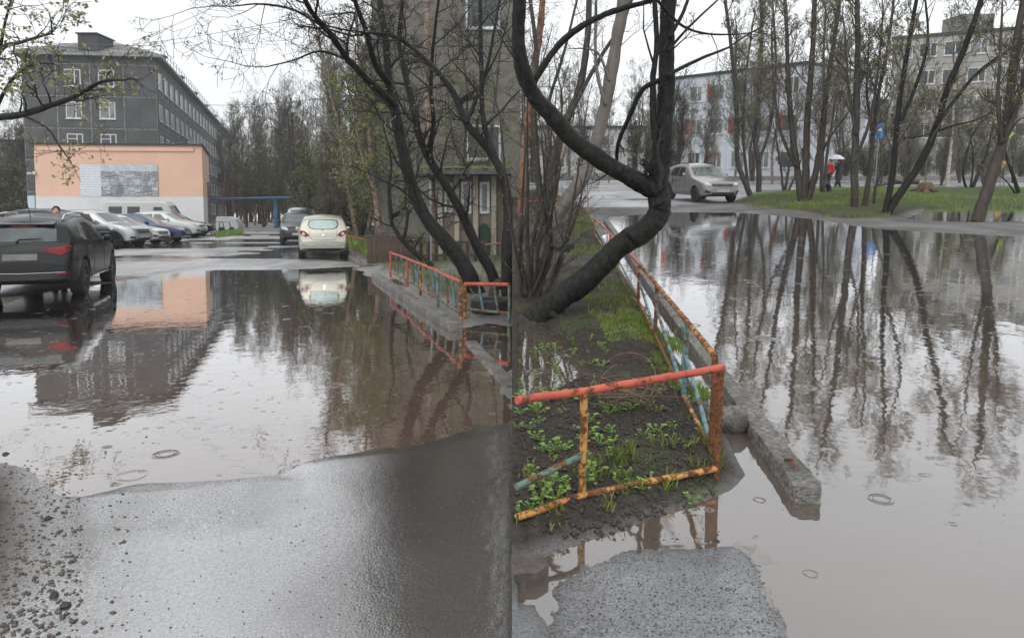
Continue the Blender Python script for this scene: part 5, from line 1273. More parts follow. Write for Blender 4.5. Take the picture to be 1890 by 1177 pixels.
grove('L', [(566, 62, 140, 0), (590, 66, 120, 0), (618, 56, 70, 0), (632, 44, 60, 2), (645, 52, 40, 1), (660, 42, 40, 4), (674, 48, 20, 2), (685, 38, 60, 4), (606, 70, 105, 0), (570, 42, 250, 3), (592, 40, 280, 3), (612, 37, 260, 4)], 'bare thicket tree behind the beige hatchback', 'thicket behind the hatchback', 340)
grove('L', [(4, 74, 215, 1), (18, 80, 190, 0), (30, 70, 225, 1), (42, 78, 205, 3), (54, 72, 240, 1), (-14, 68, 180, 1), (-40, 72, 160, 0)], 'bare tree left of the dark block', 'trees left of the dark block', 380)
grove('R', [(965, 60, 70, 0), (985, 55, 40, 1), (1006, 66, 90, 0), (1052, 64, 110, 2), (1078, 60, 130, 1), (1100, 70, 130, 0), (1124, 56, 130, 0), (1172, 60, 140, 3), (1198, 55, 160, 1), (1222, 48, 150, 4), (1245, 44, 140, 1), (1275, 50, 120, 0), (1296, 58, 140, 4), (1255, 60, 150, 4), (1318, 52, 130, 0)], 'bare tree behind the crooked trunk and silver car', 'trees beyond the courtyard road, left', 420)
grove('R', [(1356, 50, 40, 0), (1428, 52, 30, 0), (1508, 52, 60, 0), (1548, 50, 40, 4), (1610, 56, 60, 0), (1668, 50, 150, 4), (1712, 56, 160, 0), (1778, 54, 150, 4), (1822, 50, 160, 4), (1875, 54, 140, 4), (1392, 58, 70, 4), (1468, 60, 80, 0), (1640, 60, 110, 4), (1738, 48, 180, 4), (1845, 62, 130, 0)], 'budding tree before the pale buildings', 'trees beyond the courtyard road, right', 460)

# dense undergrowth closing the view
SH = bg_proto(206, 4.2, .5, 9, b_brn, tw_pu, (.12, .09), lf_g, dict(lev=3, kids=(5, 4, 3), rmin=.007, wig=.3, up=.14, fwd=.7, side=.75), 4.0, (.6, 1.4))
SH.name = 'bare_shrub'
def shrubs(F, rows, label, group):
    global SH_used
    for n_, (u, y, s_) in enumerate(sorted(rows)):
        o = SH if not SH_used else copy_tree(SH); SH_used = True; d = ray(F, u, 300)
        put(o, F, Vector((d.x * y / d.y, y, (rise_L(y) if F == 'L' else 0) - .05)), n_ * 1.7, (s_ * 1.3, s_ * 1.3, s_)); tag(o, label + ', ' + ORD[n_] + ' from the left', 'shrub', group)
SH_used = False
shrubs('L', [(u_, 118 + (u_ * 7) % 23, 1.5 + (u_ % 5) * .12) for u_ in range(396, 700, 22)], 'bare undergrowth shrub beyond the end of the road', 'undergrowth beyond the road')
shrubs('L', [(u_, 52 + (u_ * 3) % 9, 1.0) for u_ in range(570, 690, 15)], 'bare undergrowth shrub behind the beige hatchback', 'undergrowth behind the hatchback')
shrubs('L', [(u_, 66 + (u_ * 3) % 9, 1.2) for u_ in range(-20, 62, 16)], 'bare undergrowth shrub left of the annex', 'undergrowth left of the annex')
shrubs('R', [(u_, 110 + (u_ * 7) % 17, 1.5) for u_ in range(955, 1230, 26)], 'bare undergrowth shrub far behind the crooked tree', 'undergrowth far behind the crooked tree')
shrubs('R', [(u_, 60 + (u_ * 3) % 9, .62) for u_ in range(1490, 1890, 36)], 'low bare shrub along the far side of the courtyard road', 'shrubs along the courtyard road')

# ---- courtyard: multi-stemmed trees on the far bank
OPR = dict(lev=3, kids=(5, 4, 3), rmin=.0055, wig=.3, up=.16, fwd=.75, side=.65)
GB = 'trees on the bank across the courtyard puddle'
def bank(base, limbs, label, seed, leaf=(.5, .05), per_m=3.4, Lr=(.7, 1.9), bark=None, lfm=None, cat='tree', name='bare_tree', start=.35):
    limbs = [(p_, a_ * .84, b_ * .8, d_) for p_, a_, b_, d_ in limbs]
    traced(name, 'R', base, limbs, label, GB, seed, bark or b_grey, tw_gr if seed % 2 else tw_pu, OPR, per_m, Lr, leaf, lfm or (lf_y if seed % 3 else lf_g), start, .03, cat)
bank((1384, 364), [([(1388, 366), (1370, 325), (1361, 290), (1360, 210), (1352, 110), (1338, 0), (1325, -60)], 13, 6, .5), ([(1384, 360), (1378, 320), (1372, 250), (1376, 150), (1390, 40)], 8, 4, .2)], 'pair of dark stems leaning left beside the silver car', 501)
bank((1401, 356), [([(1401, 358), (1400, 300), (1394, 250), (1402, 150), (1406, 50), (1402, -40)], 13, 6, .4), ([(1394, 250), (1372, 200), (1358, 140), (1360, 60)], 7, 4, .3), ([(1400, 300), (1422, 230), (1432, 120), (1426, 0)], 8, 4, .2)], 'straight dark tree right of the pair beside the silver car', 502, lfm=lf_y)
bank((1481, 380), [([(1480, 384), (1472, 320), (1462, 240), (1455, 150), (1452, 60), (1446, -40)], 16, 7, .5), ([(1483, 384), (1487, 310), (1490, 220), (1498, 120), (1504, 0), (1506, -60)], 18, 8, .2),
    ([(1486, 384), (1505, 320), (1518, 240), (1528, 150), (1545, 40), (1552, -40)], 16, 7, -.3), ([(1512, 290), (1535, 250), (1562, 212)], 6, 3, -.3), ([(1470, 310), (1440, 240), (1428, 150), (1424, 60)], 8, 4, .3)], 'thick clump of four brown stems spreading from one foot', 503, (.5, .05), 3.0, bark=b_brn)
bank((1450, 356), [([(1448, 358), (1456, 310), (1460, 270)], 7, 3, 0), ([(1452, 358), (1470, 320), (1480, 290)], 6, 3, 0), ([(1446, 356), (1440, 300), (1430, 240)], 6, 3, 0)], 'small dark shrub left of the thick clump', 504, (.2, .06), 3, (.4, 1.0))
bank((1516, 352), [([(1516, 354), (1518, 290), (1522, 220), (1520, 120), (1524, 20)], 9, 4, .3), ([(1522, 352), (1526, 290), (1540, 200), (1548, 100)], 8, 4, .2)], 'two thin stems right behind the thick clump near the walkers', 505)
bank((1579, 391), [([(1579, 394), (1577, 320), (1580, 220), (1583, 100), (1582, 0), (1580, -60)], 18, 9, .3), ([(1580, 250), (1566, 160), (1560, 60)], 8, 4, .2), ([(1578, 300), (1606, 220), (1622, 120), (1630, 20)], 8, 4, -.2)], 'straight dark trunk standing left of the twin leaning stems', 506, (.5, .05), 3.2)
bank((1596, 388), [([(1594, 391), (1604, 330), (1612, 250), (1622, 170), (1640, 80), (1652, -20)], 13, 5, .3), ([(1612, 250), (1600, 170), (1604, 80)], 7, 3, .2)], 'brown trunk leaning gently right between two dark trunks', 507, bark=b_brn)
bank((1612, 384), [([(1612, 386), (1618, 340), (1640, 290), (1672, 240), (1700, 190)], 7, 3, .2)], 'thin pale grey stem leaning right behind the dark trunks', 508)
bank((1636, 398), [([(1632, 402), (1645, 340), (1652, 280), (1660, 190), (1676, 90), (1690, 10), (1700, -50)], 14, 7, .3), ([(1634, 400), (1664, 352), (1700, 300), (1728, 235), (1750, 160), (1780, 90), (1808, 10), (1820, -40)], 18, 10, .2),
    ([(1728, 235), (1762, 185), (1810, 130), (1880, 80), (1920, 60)], 9, 4, -.2), ([(1722, 245), (1760, 232), (1800, 222), (1835, 205)], 5, 2, -.3), ([(1656, 240), (1690, 160), (1712, 80), (1708, 0)], 9, 4, .2), ([(1668, 255), (1700, 252), (1740, 238)], 4, 2, 0)],
    'forked dark tree with one trunk leaning far right', 509, (.5, .05), 2.8, bark=b_wet)
bank((1806, 408), [([(1803, 411), (1816, 370), (1832, 320), (1848, 270), (1862, 200), (1872, 110), (1886, 20), (1894, -40)], 28, 12, .3), ([(1850, 265), (1842, 190), (1846, 100), (1850, 10)], 10, 4, .2), ([(1852, 262), (1876, 200), (1893, 140), (1910, 60)], 12, 5, -.2), ([(1862, 250), (1880, 222), (1900, 215)], 5, 2, 0)],
    'thick brown leaning trunk nearest the right edge', 510, (.4, .045), 2.8, bark=b_brn)
bank((1749, 345), [([(1747, 347), (1751, 310), (1757, 260), (1760, 200), (1766, 120)], 9, 4, .3)], 'slender white birch on the grass beyond the stump', 511, (.4, .09), 2.6, bark=b_pale, name='birch_tree')
bank((1788, 353), [([(1786, 355), (1777, 320), (1785, 280), (1800, 240), (1822, 215)], 6, 3, .2), ([(1792, 355), (1808, 315), (1822, 280), (1832, 230)], 9, 3, .2), ([(1790, 354), (1796, 300), (1790, 240)], 5, 2, .1)], 'low dark shrub with curved stems on the grass', 512, (.25, .07), 3, (.5, 1.2), bark=b_wet)
bank((1880, 366), [([(1884, 368), (1872, 330), (1858, 290), (1852, 250)], 9, 4, .2), ([(1876, 360), (1858, 335), (1845, 325)], 4, 2, .1)], 'thin dark stems behind the thick leaning trunk', 513, (.2, .06), 3, (.4, 1.0), bark=b_wet)
bank((1626, 348), [([(1624, 350), (1632, 310), (1650, 280)], 5, 2, 0), ([(1622, 350), (1616, 310), (1626, 270)], 5, 2, 0)], 'small shrub beyond the dark trunks by the road', 514, (.2, .06), 3, (.4, 1.0))

# ---- courtyard: the crooked willow in front
OPC = dict(lev=3, kids=(4, 3, 2), rmin=.0022, wig=.3, up=.10, fwd=.7, side=.7)
traced('willow_tree', 'R', (985, 592), [
    ([(990, 588), (970, 592), (955, 600), (950, 606)], 34, 12, -.15, 0), ([(985, 590), (985, 605), (990, 622)], 30, 8, -.25, 0), ([(1000, 575), (1020, 580), (1036, 590)], 26, 6, -.2, 0),
    ([(972, 600), (1006, 570), (1060, 533), (1110, 490), (1150, 450), (1182, 430), (1208, 408), (1219, 378), (1214, 352)], 48, 38, 0),
    ([(1219, 380), (1213, 345), (1222, 280), (1228, 200), (1230, 120), (1232, 40), (1238, -60)], 40, 27, .25),
    ([(1216, 352), (1180, 337), (1120, 303), (1062, 262), (1022, 218), (988, 178), (968, 140), (958, 90), (958, 20), (966, -60)], 36, 22, -.15),
    ([(1213, 280), (1206, 220), (1205, 150), (1212, 80), (1206, -20)], 13, 9, .1),
    ([(1218, 148), (1186, 165), (1164, 210), (1142, 262), (1138, 300)], 10, 7, .3), ([(1230, 140), (1290, 110), (1345, 88)], 8, 4, .4),
    ([(985, 150), (1030, 85), (1075, 48), (1130, 22), (1200, 2), (1240, -12)], 13, 9, .3), ([(1235, 70), (1262, 20), (1282, -40)], 8, 5, .2), ([(1212, 0), (1255, 45), (1300, 62), (1355, 64)], 6, 3, .3),
    ([(1185, 332), (1200, 300), (1214, 270)], 6, 5, .1), ([(1232, 95), (1270, 52), (1325, 0)], 6, 3, .2)],
    'crooked black willow trunk bending over the pipe railing', None, 520, b_wet, tw_dk, OPC, 2.0, (.3, 1.0), (.12, .02), lf_d, .45, .012)
traced('willow_tree', 'R', (1012, 425), [
    ([(1008, 430), (1032, 390), (1060, 350), (1084, 310), (1100, 262), (1118, 195), (1132, 110), (1148, 20), (1155, -50)], 27, 20, .2), ([(1125, 150), (1105, 100), (1080, 90)], 6, 3, 0), ([(1118, 195), (1100, 120), (1100, 0)], 8, 5, .1)],
    'smooth grey brown trunk leaning right behind the crooked willow', None, 521, mat('smooth_willow_bark', (.11, .092, .078), .55, (.17, .15, .13), 5, bump=.4, bscale=18, stretch=(1, 1, .3)), tw_pu, OPC, 2.2, (.5, 1.4), (.2, .03), lf_y, .3, .014)
traced('willow_tree', 'R', (1005, 408), [
    ([(1004, 410), (1020, 300), (1045, 225), (1070, 160), (1085, 60), (1088, -40)], 17, 10, .2), ([(1045, 225), (1100, 120), (1150, 40), (1170, -20)], 9, 5, .1), ([(1004, 405), (990, 310), (984, 200), (990, 100), (975, -20)], 12, 7, .1), ([(1020, 300), (1012, 200), (1040, 100), (1065, 0)], 8, 4, -.1)],
    'clump of dark stems rising behind the shrub in the plot', None, 522, b_grey, tw_pu, OPC, 2.4, (.5, 1.5), (.25, .03), lf_y, .25, .014)
traced('pine_tree', 'R', (963, 402), [([(963, 404), (966, 330), (972, 240), (988, 120), (1000, 20), (1004, -60)], 17, 11, .2)], 'tree with flaking orange bark at the seam of the plot', None, 523,
       mat('orange_flaking_bark', (.36, .15, .07), .7, (.12, .075, .055), 8, .4, .6, bump=.6, bscale=18), tw_pu, OPC, 2.0, (.5, 1.5), (.2, .04), lf_g, .3, .014)
traced('pine_tree', 'R', (1025, 398), [([(1025, 400), (1028, 330), (1026, 290)], 8, 6, 0), ([(1028, 330), (1045, 270), (1058, 220)], 5, 3, 0)], 'short orange stem behind the clump of dark stems', None, 524, MATS['orange_flaking_bark'], tw_pu, OPC, 2.0, (.4, 1.0), (.3, .03), lf_g, .3, .01)
sh = []
rs = random.Random(77)
for k in range(16):
    u0 = rs.uniform(962, 1010); v0 = rs.uniform(545, 572); u1 = u0 + rs.uniform(-25, 45); u2 = u1 + rs.uniform(-30, 60); vt = rs.uniform(180, 420)
    sh.append(([(u0, v0), (u1, v0 - 90), ((u1 + u2) / 2, (v0 + vt) / 2 - 20), (u2, vt)], rs.uniform(5, 13), rs.uniform(2, 4), rs.uniform(-.5, .5)))
traced('shrub', 'R', (985, 560), sh, 'dense shrub of thin upright stems beside the foot of the crooked willow', None, 525, b_grey, tw_pu, dict(OPC, lev=2, kids=(3, 2)), 2.6, (.25, .8), (.45, .018), lf_g, .1, .007, 'shrub')
# ================================================================= SMALL THINGS
def on(F, q):
    """height of the built ground at a point"""
    return float((z_L if F == 'L' else z_R)(np.array([[q.x, q.y]]))[0])
def gz_(F, u, v, dz=0.0):
    q = gp(F, u, v); q.z = on(F, q) + dz; return q

# ---- grass (stuff)
def grass(name, F, poly, n, h, mt, label, seed, keep=None):
    rs_ = np.random.RandomState(seed); A_ = np.array(poly); lo, hi = A_.min(0), A_.max(0); P = []
    while len(P) < n:
        c_ = lo + (hi - lo) * rs_.rand(n * 2, 2); d_ = sdf_poly(c_, poly) < 0
        if keep is not None: d_ &= keep(c_)
        P.extend(c_[d_].tolist())
        if len(P) == 0: return
    P = np.array(P[:n]); Z = (z_L if F == 'L' else z_R)(P); V = []; Fs = []
    a = rs_.rand(n) * 6.28; L_ = h * (0.5 + rs_.rand(n)); w = L_ * .045 + .002; b = rs_.rand(n) * 6.28; le = L_ * (.2 + .5 * rs_.rand(n))
    dx, dy = np.cos(a) * w, np.sin(a) * w
    V = np.stack([np.stack([P[:, 0] - dx, P[:, 1] - dy, Z - .01], 1), np.stack([P[:, 0] + dx, P[:, 1] + dy, Z - .01], 1), np.stack([P[:, 0] + np.cos(b) * le * .45 + dx * .6, P[:, 1] + np.sin(b) * le * .45 + dy * .6, Z + L_ * .65], 1), np.stack([P[:, 0] + np.cos(b) * le, P[:, 1] + np.sin(b) * le, Z + L_], 1)], 1).reshape(-1, 3)
    Fs = (np.arange(n)[:, None] * 4 + np.array([[0, 1, 2]])).tolist() + (np.arange(n)[:, None] * 4 + np.array([[0, 2, 3]])).tolist()
    me = bpy.data.meshes.new(name); me.from_pydata(V.tolist(), [], Fs); me.materials.append(mt); o = ob(name, me); put(o, F); tag(o, label, 'grass', None, 'stuff')
m_gr1 = mat('spring_grass', (.16, .27, .04), .6, (.22, .28, .07), 1.5); m_gr2 = mat('mossy_grass', (.10, .16, .02), .7, (.20, .22, .05), 3, col3=(.16, .12, .06), scale3=1.2)
def patchy(sc, th, off=0): return lambda P: fbm(P[:, 0] * sc + off, P[:, 1] * sc) > th
grass('grass', 'R', GRASS_R, 15000, .11, m_gr1, 'fresh green grass on the bank under the trees', 1, patchy(.45, .03))
grass('grass', 'R', pxpoly('R', [(1355, 372), (1480, 352), (1640, 352), (1640, 408), (1480, 404), (1360, 380)]), 5000, .10, m_gr2, 'patchy grass at the feet of the bank trees', 2, patchy(.6, .02))
grass('grass', 'L', VERGE_L, 15000, .14, m_gr2, 'mossy grass on the yard verge behind the kerb', 3, patchy(.8, -.02))
grass('grass', 'L', pxpoly('L', [(640, 460), (600, 440), (640, 436), (700, 470), (690, 485)]), 3000, .2, m_gr1, 'longer grass beside the beige hatchback', 4)
grass('grass', 'L', pxpoly('L', [(395, 436), (440, 430), (452, 434), (400, 440)]), 1200, .25, m_gr1, 'strip of grass at the annex corner', 5)
grass('grass', 'R', pxpoly('R', [(1070, 570), (1180, 545), (1235, 640), (1290, 760), (1270, 800), (1180, 640), (1120, 620)]), 5200, .028, m_gr2, 'mossy grass along the foot of the side railing', 6, patchy(3.0, .0))
grass('grass', 'R', pxpoly('R', [(1040, 400), (1085, 400), (1190, 560), (1150, 600), (1090, 600), (1060, 520)]), 5000, .045, m_gr2, 'grass in the plot beyond the crooked willow', 7, patchy(1.6, -.02))
grass('grass', 'R', pxpoly('R', [(949, 900), (1300, 830), (1350, 880), (1120, 965), (949, 1020)]), 380, .05, m_gr2, 'sparse grass tufts under the bottom rail', 8, patchy(13, .10))
grass('grass', 'R', pxpoly('R', [(1100, 600), (1190, 585), (1215, 640), (1120, 650)]), 2600, .018, m_gr1, 'bright moss cushion in the plot', 9)
grass('grass', 'R', pxpoly('R', [(1215, 600), (1250, 600), (1330, 740), (1300, 745)]), 1200, .05, m_gr1, 'green strip between the railing and the concrete beam', 10, patchy(4, .0))

# ---- seedlings in the mud
m_sd = mat('seedling_green', (.13, .26, .035), .5, (.20, .32, .06), 20)
def seedling_mesh(seed, n=9, s_=.05):
    r = random.Random(seed); mb = MB()
    for i in range(n):
        a = r.uniform(0, 6.28); el = r.uniform(.25, 1.1); L_ = s_ * r.uniform(.5, 1.1); d = Vector((math.cos(a) * math.cos(el), math.sin(a) * math.cos(el), math.sin(el)))
        e = d * L_; mb.tube([Vector((0, 0, -.01)), e * .5 + Vector((0, 0, .004)), e], .0016, 3, False)
        side = Vector((-math.sin(a), math.cos(a), 0)); out = (d + Vector((0, 0, -.5))).normalized(); w = L_ * .42
        for j in (-1, 0, 1):
            o2 = (out + side * j * .8).normalized(); s2 = o2.cross(Vector((0, 0, 1))).normalized()
            mb.add([e, e + o2 * w * .5 + s2 * w * .3 + Vector((0, 0, .004)), e + o2 * w, e + o2 * w * .5 - s2 * w * .3 + Vector((0, 0, .004))], [(0, 1, 2, 3)])
    return mb.mesh('leaves', m_sd)
sd_m = [seedling_mesh(i, 8 + i * 2, .05 + .006 * i) for i in range(4)]
r8 = random.Random(8); cnt = 0
spots = [(1240, 822), (1290, 826), (1130, 868), (965, 760), (985, 770), (1000, 720), (1025, 645), (1060, 650), (1090, 645), (1075, 670), (1250, 745), (1275, 760), (1185, 830), (960, 790), (980, 975), (995, 960), (965, 985), (1015, 862), (1040, 850), (1025, 960), (1195, 780), (1300, 790), (1205, 700), (1110, 690), (1220, 745), (1150, 905), (1310, 855)]
while len(spots) < 105:
    u, v = r8.uniform(955, 1300), r8.uniform(625, 935)
    if u > 1180 + (v - 600) * .35: continue
    spots.append((u, v))
for (u, v) in spots:
    q = gz_('R', u, v)
    if q.z < -.005: q.z = -.002
    o = ob('seedling', sd_m[cnt % 4]); put(o, 'R', q, r8.uniform(0, 6), r8.uniform(.45, 1.0)); tag(o, 'small green seedling growing in the mud of the fenced plot', 'plant', 'seedlings in the plot'); cnt += 1
# floating leaf crumbs on the plot pond
mb = MB()
for i in range(260):
    q = gp('R', r8.uniform(950, 1070), r8.uniform(605, 720)); a = r8.uniform(0, 6.28); s_ = r8.uniform(.006, .016)
    d1, d2 = Vector((math.cos(a), math.sin(a), 0)) * s_, Vector((-math.sin(a), math.cos(a), 0)) * s_ * .5; q.z = .004
    mb.add([q - d1, q + d2, q + d1, q - d2], [(0, 1, 2, 3)])
o = ob('floating_leaves', mb.mesh('floating_leaves', mat('rotting_leaf_crumbs', (.17, .18, .07), .6, (.10, .12, .05), 30))); put(o, 'R'); tag(o, 'leaf crumbs floating on the pond in the plot', 'leaves', None, 'stuff')
# clods and crumbs of soil in the plot
def rocks(name, F, fn, n, smin, smax, mt, label, seed, cat, sink=.3):
    r = random.Random(seed); mb = MB()
    pts = [fn(r) for _ in range(n)]; Z = (z_L if F == 'L' else z_R)(np.array([[p.x, p.y] for p in pts]))
    for p, z in zip(pts, Z):
        s_ = smin + (smax - smin) * r.random() ** 3; vs = []
        for (x, y, zz) in ((1, 0, 0), (-1, 0, 0), (0, 1, 0), (0, -1, 0), (0, 0, 1), (0, 0, -1)): vs.append(Vector((p.x + x * s_ * r.uniform(.6, 1.2), p.y + y * s_ * r.uniform(.6, 1.2), z + s_ * (1 - 2 * sink) * .3 + zz * s_ * r.uniform(.5, .8))))
        mb.add(vs, [(0, 2, 4), (2, 1, 4), (1, 3, 4), (3, 0, 4), (2, 0, 5), (1, 2, 5), (3, 1, 5), (0, 3, 5)])
    o = ob(name, mb.mesh(name, mt, True)); put(o, F); tag(o, label, cat, None, 'stuff')
m_peb = mat('wet_pebbles', (.045, .038, .032), .35, (.14, .115, .09), 30); m_clod = mat('soil_clods', (.026, .022, .018), .55, (.05, .042, .035), 30)
rocks('gravel', 'L', lambda r: gp('L', r.uniform(-30, 150) * (1 if r.random() < .8 else 1.6), r.uniform(842, 1190)), 1500, .003, .016, m_peb, 'loose wet gravel on the bare soil at the lower left', 61, 'gravel')
rocks('gravel', 'L', lambda r: gp('L', r.uniform(130, 940), r.uniform(900, 1190)), 500, .002, .007, m_peb, 'scattered grit on the wet asphalt', 62, 'gravel')
rocks('soil_clods', 'R', lambda r: gp('R', r.uniform(950, 1330), r.uniform(720, 1000)), 3200, .003, .020, m_clod, 'crumbs of black soil in the plot', 63, 'soil')
rocks('grit', 'R', lambda r: gp('R', r.uniform(1010, 1440), r.uniform(1015, 1180)), 2600, .002, .006, mat('asphalt_grit', (.03, .031, .033), .4, (.11, .113, .117), 40), 'coarse grit of the wet asphalt patch', 64, 'grit', .4)
for k, (u, v, s_) in enumerate([(10, 838, .022), (122, 1120, .02), (140, 875, .012), (270, 806, .012), (100, 1102, .02), (88, 960, .018)]):
    q = gz_('L', u, v); r = random.Random(k); mb = MB()
    mb.lathe([(.001, -s_ * .6), (s_ * r.uniform(.8, 1), -s_ * .3), (s_ * r.uniform(.8, 1.1), s_ * .1), (s_ * .6, s_ * .5), (.001, s_ * .65)], 9)
    mb.v = [p + rvec(r) * s_ * .14 for p in mb.v]
    o = ob('stone', mb.mesh('stone', m_dark)); q.z = max(q.z, -.005) + s_ * .2; put(o, 'L', q); tag(o, ['small dark stone at the water edge, far left', 'small dark stone low on the gravel', 'tiny stone standing in the puddle near the soil edge', 'tiny dark stone alone in the middle of the puddle', 'dark stone on the gravel beside another', 'flat dark stone on the upper gravel'][k], 'stone', 'loose stones')

# litter of dead leaves and twigs in the plot
mb = MB(); mb2 = MB(); r9 = random.Random(99); lp_ = []
for i in range(900):
    u, v = r9.uniform(950, 1320), r9.uniform(600, 985)
    if u > 1165 + (v - 600) * .45: continue
    lp_.append(gp('R', u, v))
lz = z_R(np.array([[p.x, p.y] for p in lp_]))
for p, z in zip(lp_, lz):
    if z < .004: continue
    a = r9.uniform(0, 6.28); s_ = r9.uniform(.006, .017); n_ = (Vector((0, 0, 1)) + rvec(r9) * .5).normalized(); d1 = n_.cross(Vector((math.cos(a), math.sin(a), 0))).normalized() * s_; d2 = n_.cross(d1).normalized() * s_ * .55; p = Vector((p.x, p.y, z + .006))
    if r9.random() < .72: mb.add([p - d1, p + d2, p + d1 * .9, p - d2], [(0, 1, 2, 3)])
    else: mb2.tube([p - d1 * 3.2, p + d2 * .6 + Vector((0, 0, .006)), p + d1 * 3.2], [.0022, .002, .001], 4)
o = ob('dead_leaves', mb.mesh('dead_leaves', mat('dead_leaf_brown', (.11, .065, .035), .7, (.05, .033, .02), 40))); put(o, 'R'); tag(o, 'dead brown leaves scattered over the plot', 'leaves', None, 'stuff')
o = ob('fallen_twigs', mb2.mesh('fallen_twigs', tw_pu)); put(o, 'R'); tag(o, 'short fallen twigs scattered over the plot', 'twigs', None, 'stuff')

# ---- boulder, slab, coil of wire
q = gz_('R', 1352, 790); mb = MB()
for i in range(11):
    th = math.pi * i / 10
    for j in range(20):
        a = 2 * math.pi * j / 20; d = Vector((math.sin(th) * math.cos(a), math.sin(th) * math.sin(a), math.cos(th))); rr = 1 + noise.noise(d * 1.8) * .22 + noise.noise(d * 5) * .06
        mb.v.append(Vector((d.x * .10, d.y * .11, d.z * .09)) * rr)
mb.f = [(i * 20 + j, (i + 1) * 20 + j, (i + 1) * 20 + (j + 1) % 20, i * 20 + (j + 1) % 20) for i in range(10) for j in range(20)]; mb.mi = [0] * len(mb.f)
o = ob('boulder', mb.mesh('boulder', m_conc, True)); put(o, 'R', Vector((q.x, q.y, .055))); tag(o, 'rounded grey boulder between the railing corner and the concrete beam', 'stone')
q = gz_('R', 962, 1062); mb = MB(); r = random.Random(4)
pl_ = [(-.06, -.055), (.02, -.06), (.065, -.02), (.06, .045), (.0, .06), (-.06, .05)]
mb.prism([(a * 1.1 + r.uniform(-.006, .006), b * 1.2) for a, b in pl_], -.05, .035); me = mb.mesh('slab', mat('wet_brown_slab', (.06, .05, .045), .35, (.11, .09, .08), 20, bump=.6, bscale=50))
o = ob('concrete_slab', me); put(o, 'R', Vector((max(q.x, .07), q.y, .02)), .1); tag(o, 'broken flat slab at the muddy corner of the plot', 'slab')
q = gz_('R', 1150, 775); t = thing('wire_coil', 'R', q, 0, 'tangled coil of rusty wire lying in the plot', 'wire'); r = random.Random(21)
for k in range(11):
    R0 = r.uniform(.13, .24); cx, cy = r.gauss(0, .06), r.gauss(0, .06); tl_ = Matrix.Rotation(r.gauss(0, .45), 3, 'X') @ Matrix.Rotation(r.gauss(0, .45), 3, 'Y'); sq = r.uniform(.6, 1); ro = Matrix.Rotation(r.uniform(0, 3), 3, 'Z')
    P = [tl_ @ (ro @ Vector((R0 * math.cos(a), R0 * sq * math.sin(a), 0))) + Vector((cx, cy, .07 + .01 * a)) for a in np.linspace(0, r.uniform(5, 7.5), 30)]
    mb = MB(); mb.tube(P, .003, 5); ob('wire_loop', mb.mesh('wire_loop', mat('rusty_wire', (.20, .12, .075), .6, (.09, .055, .035), 15)), t)
for k in range(4):
    P = catmull([Vector((r.uniform(-.1, .1), r.uniform(-.1, .1), .06)), Vector((r.uniform(-.3, .3), r.uniform(-.2, .3), .14)), Vector((r.choice((-.55, .35)) + r.uniform(-.1, .1), r.uniform(-.2, .4), .03))], 8)
    mb = MB(); mb.tube(P, .0024, 5); ob('loose_end', mb.mesh('loose_end', MATS['rusty_wire']), t)
# dry stems along the railing
for k, (u, v, l_) in enumerate([(1228, 655, 'thin dry stem leaning on the blue brace'), (1260, 700, 'dry bent stalk near the side railing'), (1165, 690, 'dry twig standing at the pond edge')]):
    q = gz_('R', u, v); T = Tree(900 + k); T.limb([Vector((0, 0, -.01)), Vector((.02, .02, .12)), Vector((.05, .01, .26))], .004, .002, 5); T.grow(dict(lev=1, kids=(2,), rmin=.0012, wig=.4), 12, .3, (.06, .16), .6, .003)
    t = thing('dry_stalk', 'R', q, k, l_, 'plant', 'dry stalks'); ob('stem', T.trunk.mesh('stem', tw_pu), t); tag(ob('side_shoots', T.twig.mesh('side_shoots', tw_pu), t), kind='stuff')

# ---- people
def remesh(mb, name, mt, vox):
    me = mb.mesh(name + '_raw', mt); o = bpy.data.objects.new('tmp', me); COL.objects.link(o); md = o.modifiers.new('r', 'REMESH'); md.mode = 'VOXEL'; md.voxel_size = vox
    s2 = o.modifiers.new('s', 'SMOOTH'); s2.iterations = 3; dg = bpy.context.evaluated_depsgraph_get(); dg.update(); nm = bpy.data.meshes.new_from_object(o.evaluated_get(dg)); nm.name = name
    bpy.data.objects.remove(o); nm.polygons.foreach_set('use_smooth', [True] * len(nm.polygons)); return nm
def ell(mb, c, rx, ry, rz_, k=12):
    vs = []; n = 8
    for i in range(n + 1):
        th = math.pi * i / n
        for j in range(k): a = 2 * math.pi * j / k; vs.append(Vector((c[0] + rx * math.sin(th) * math.cos(a), c[1] + ry * math.sin(th) * math.sin(a), c[2] + rz_ * math.cos(th))))
    mb.add(vs, [(i * k + j, (i + 1) * k + j, (i + 1) * k + (j + 1) % k, i * k + (j + 1) % k) for i in range(n) for j in range(k)])
m_skin = mat('skin', (.46, .27, .19), .55)
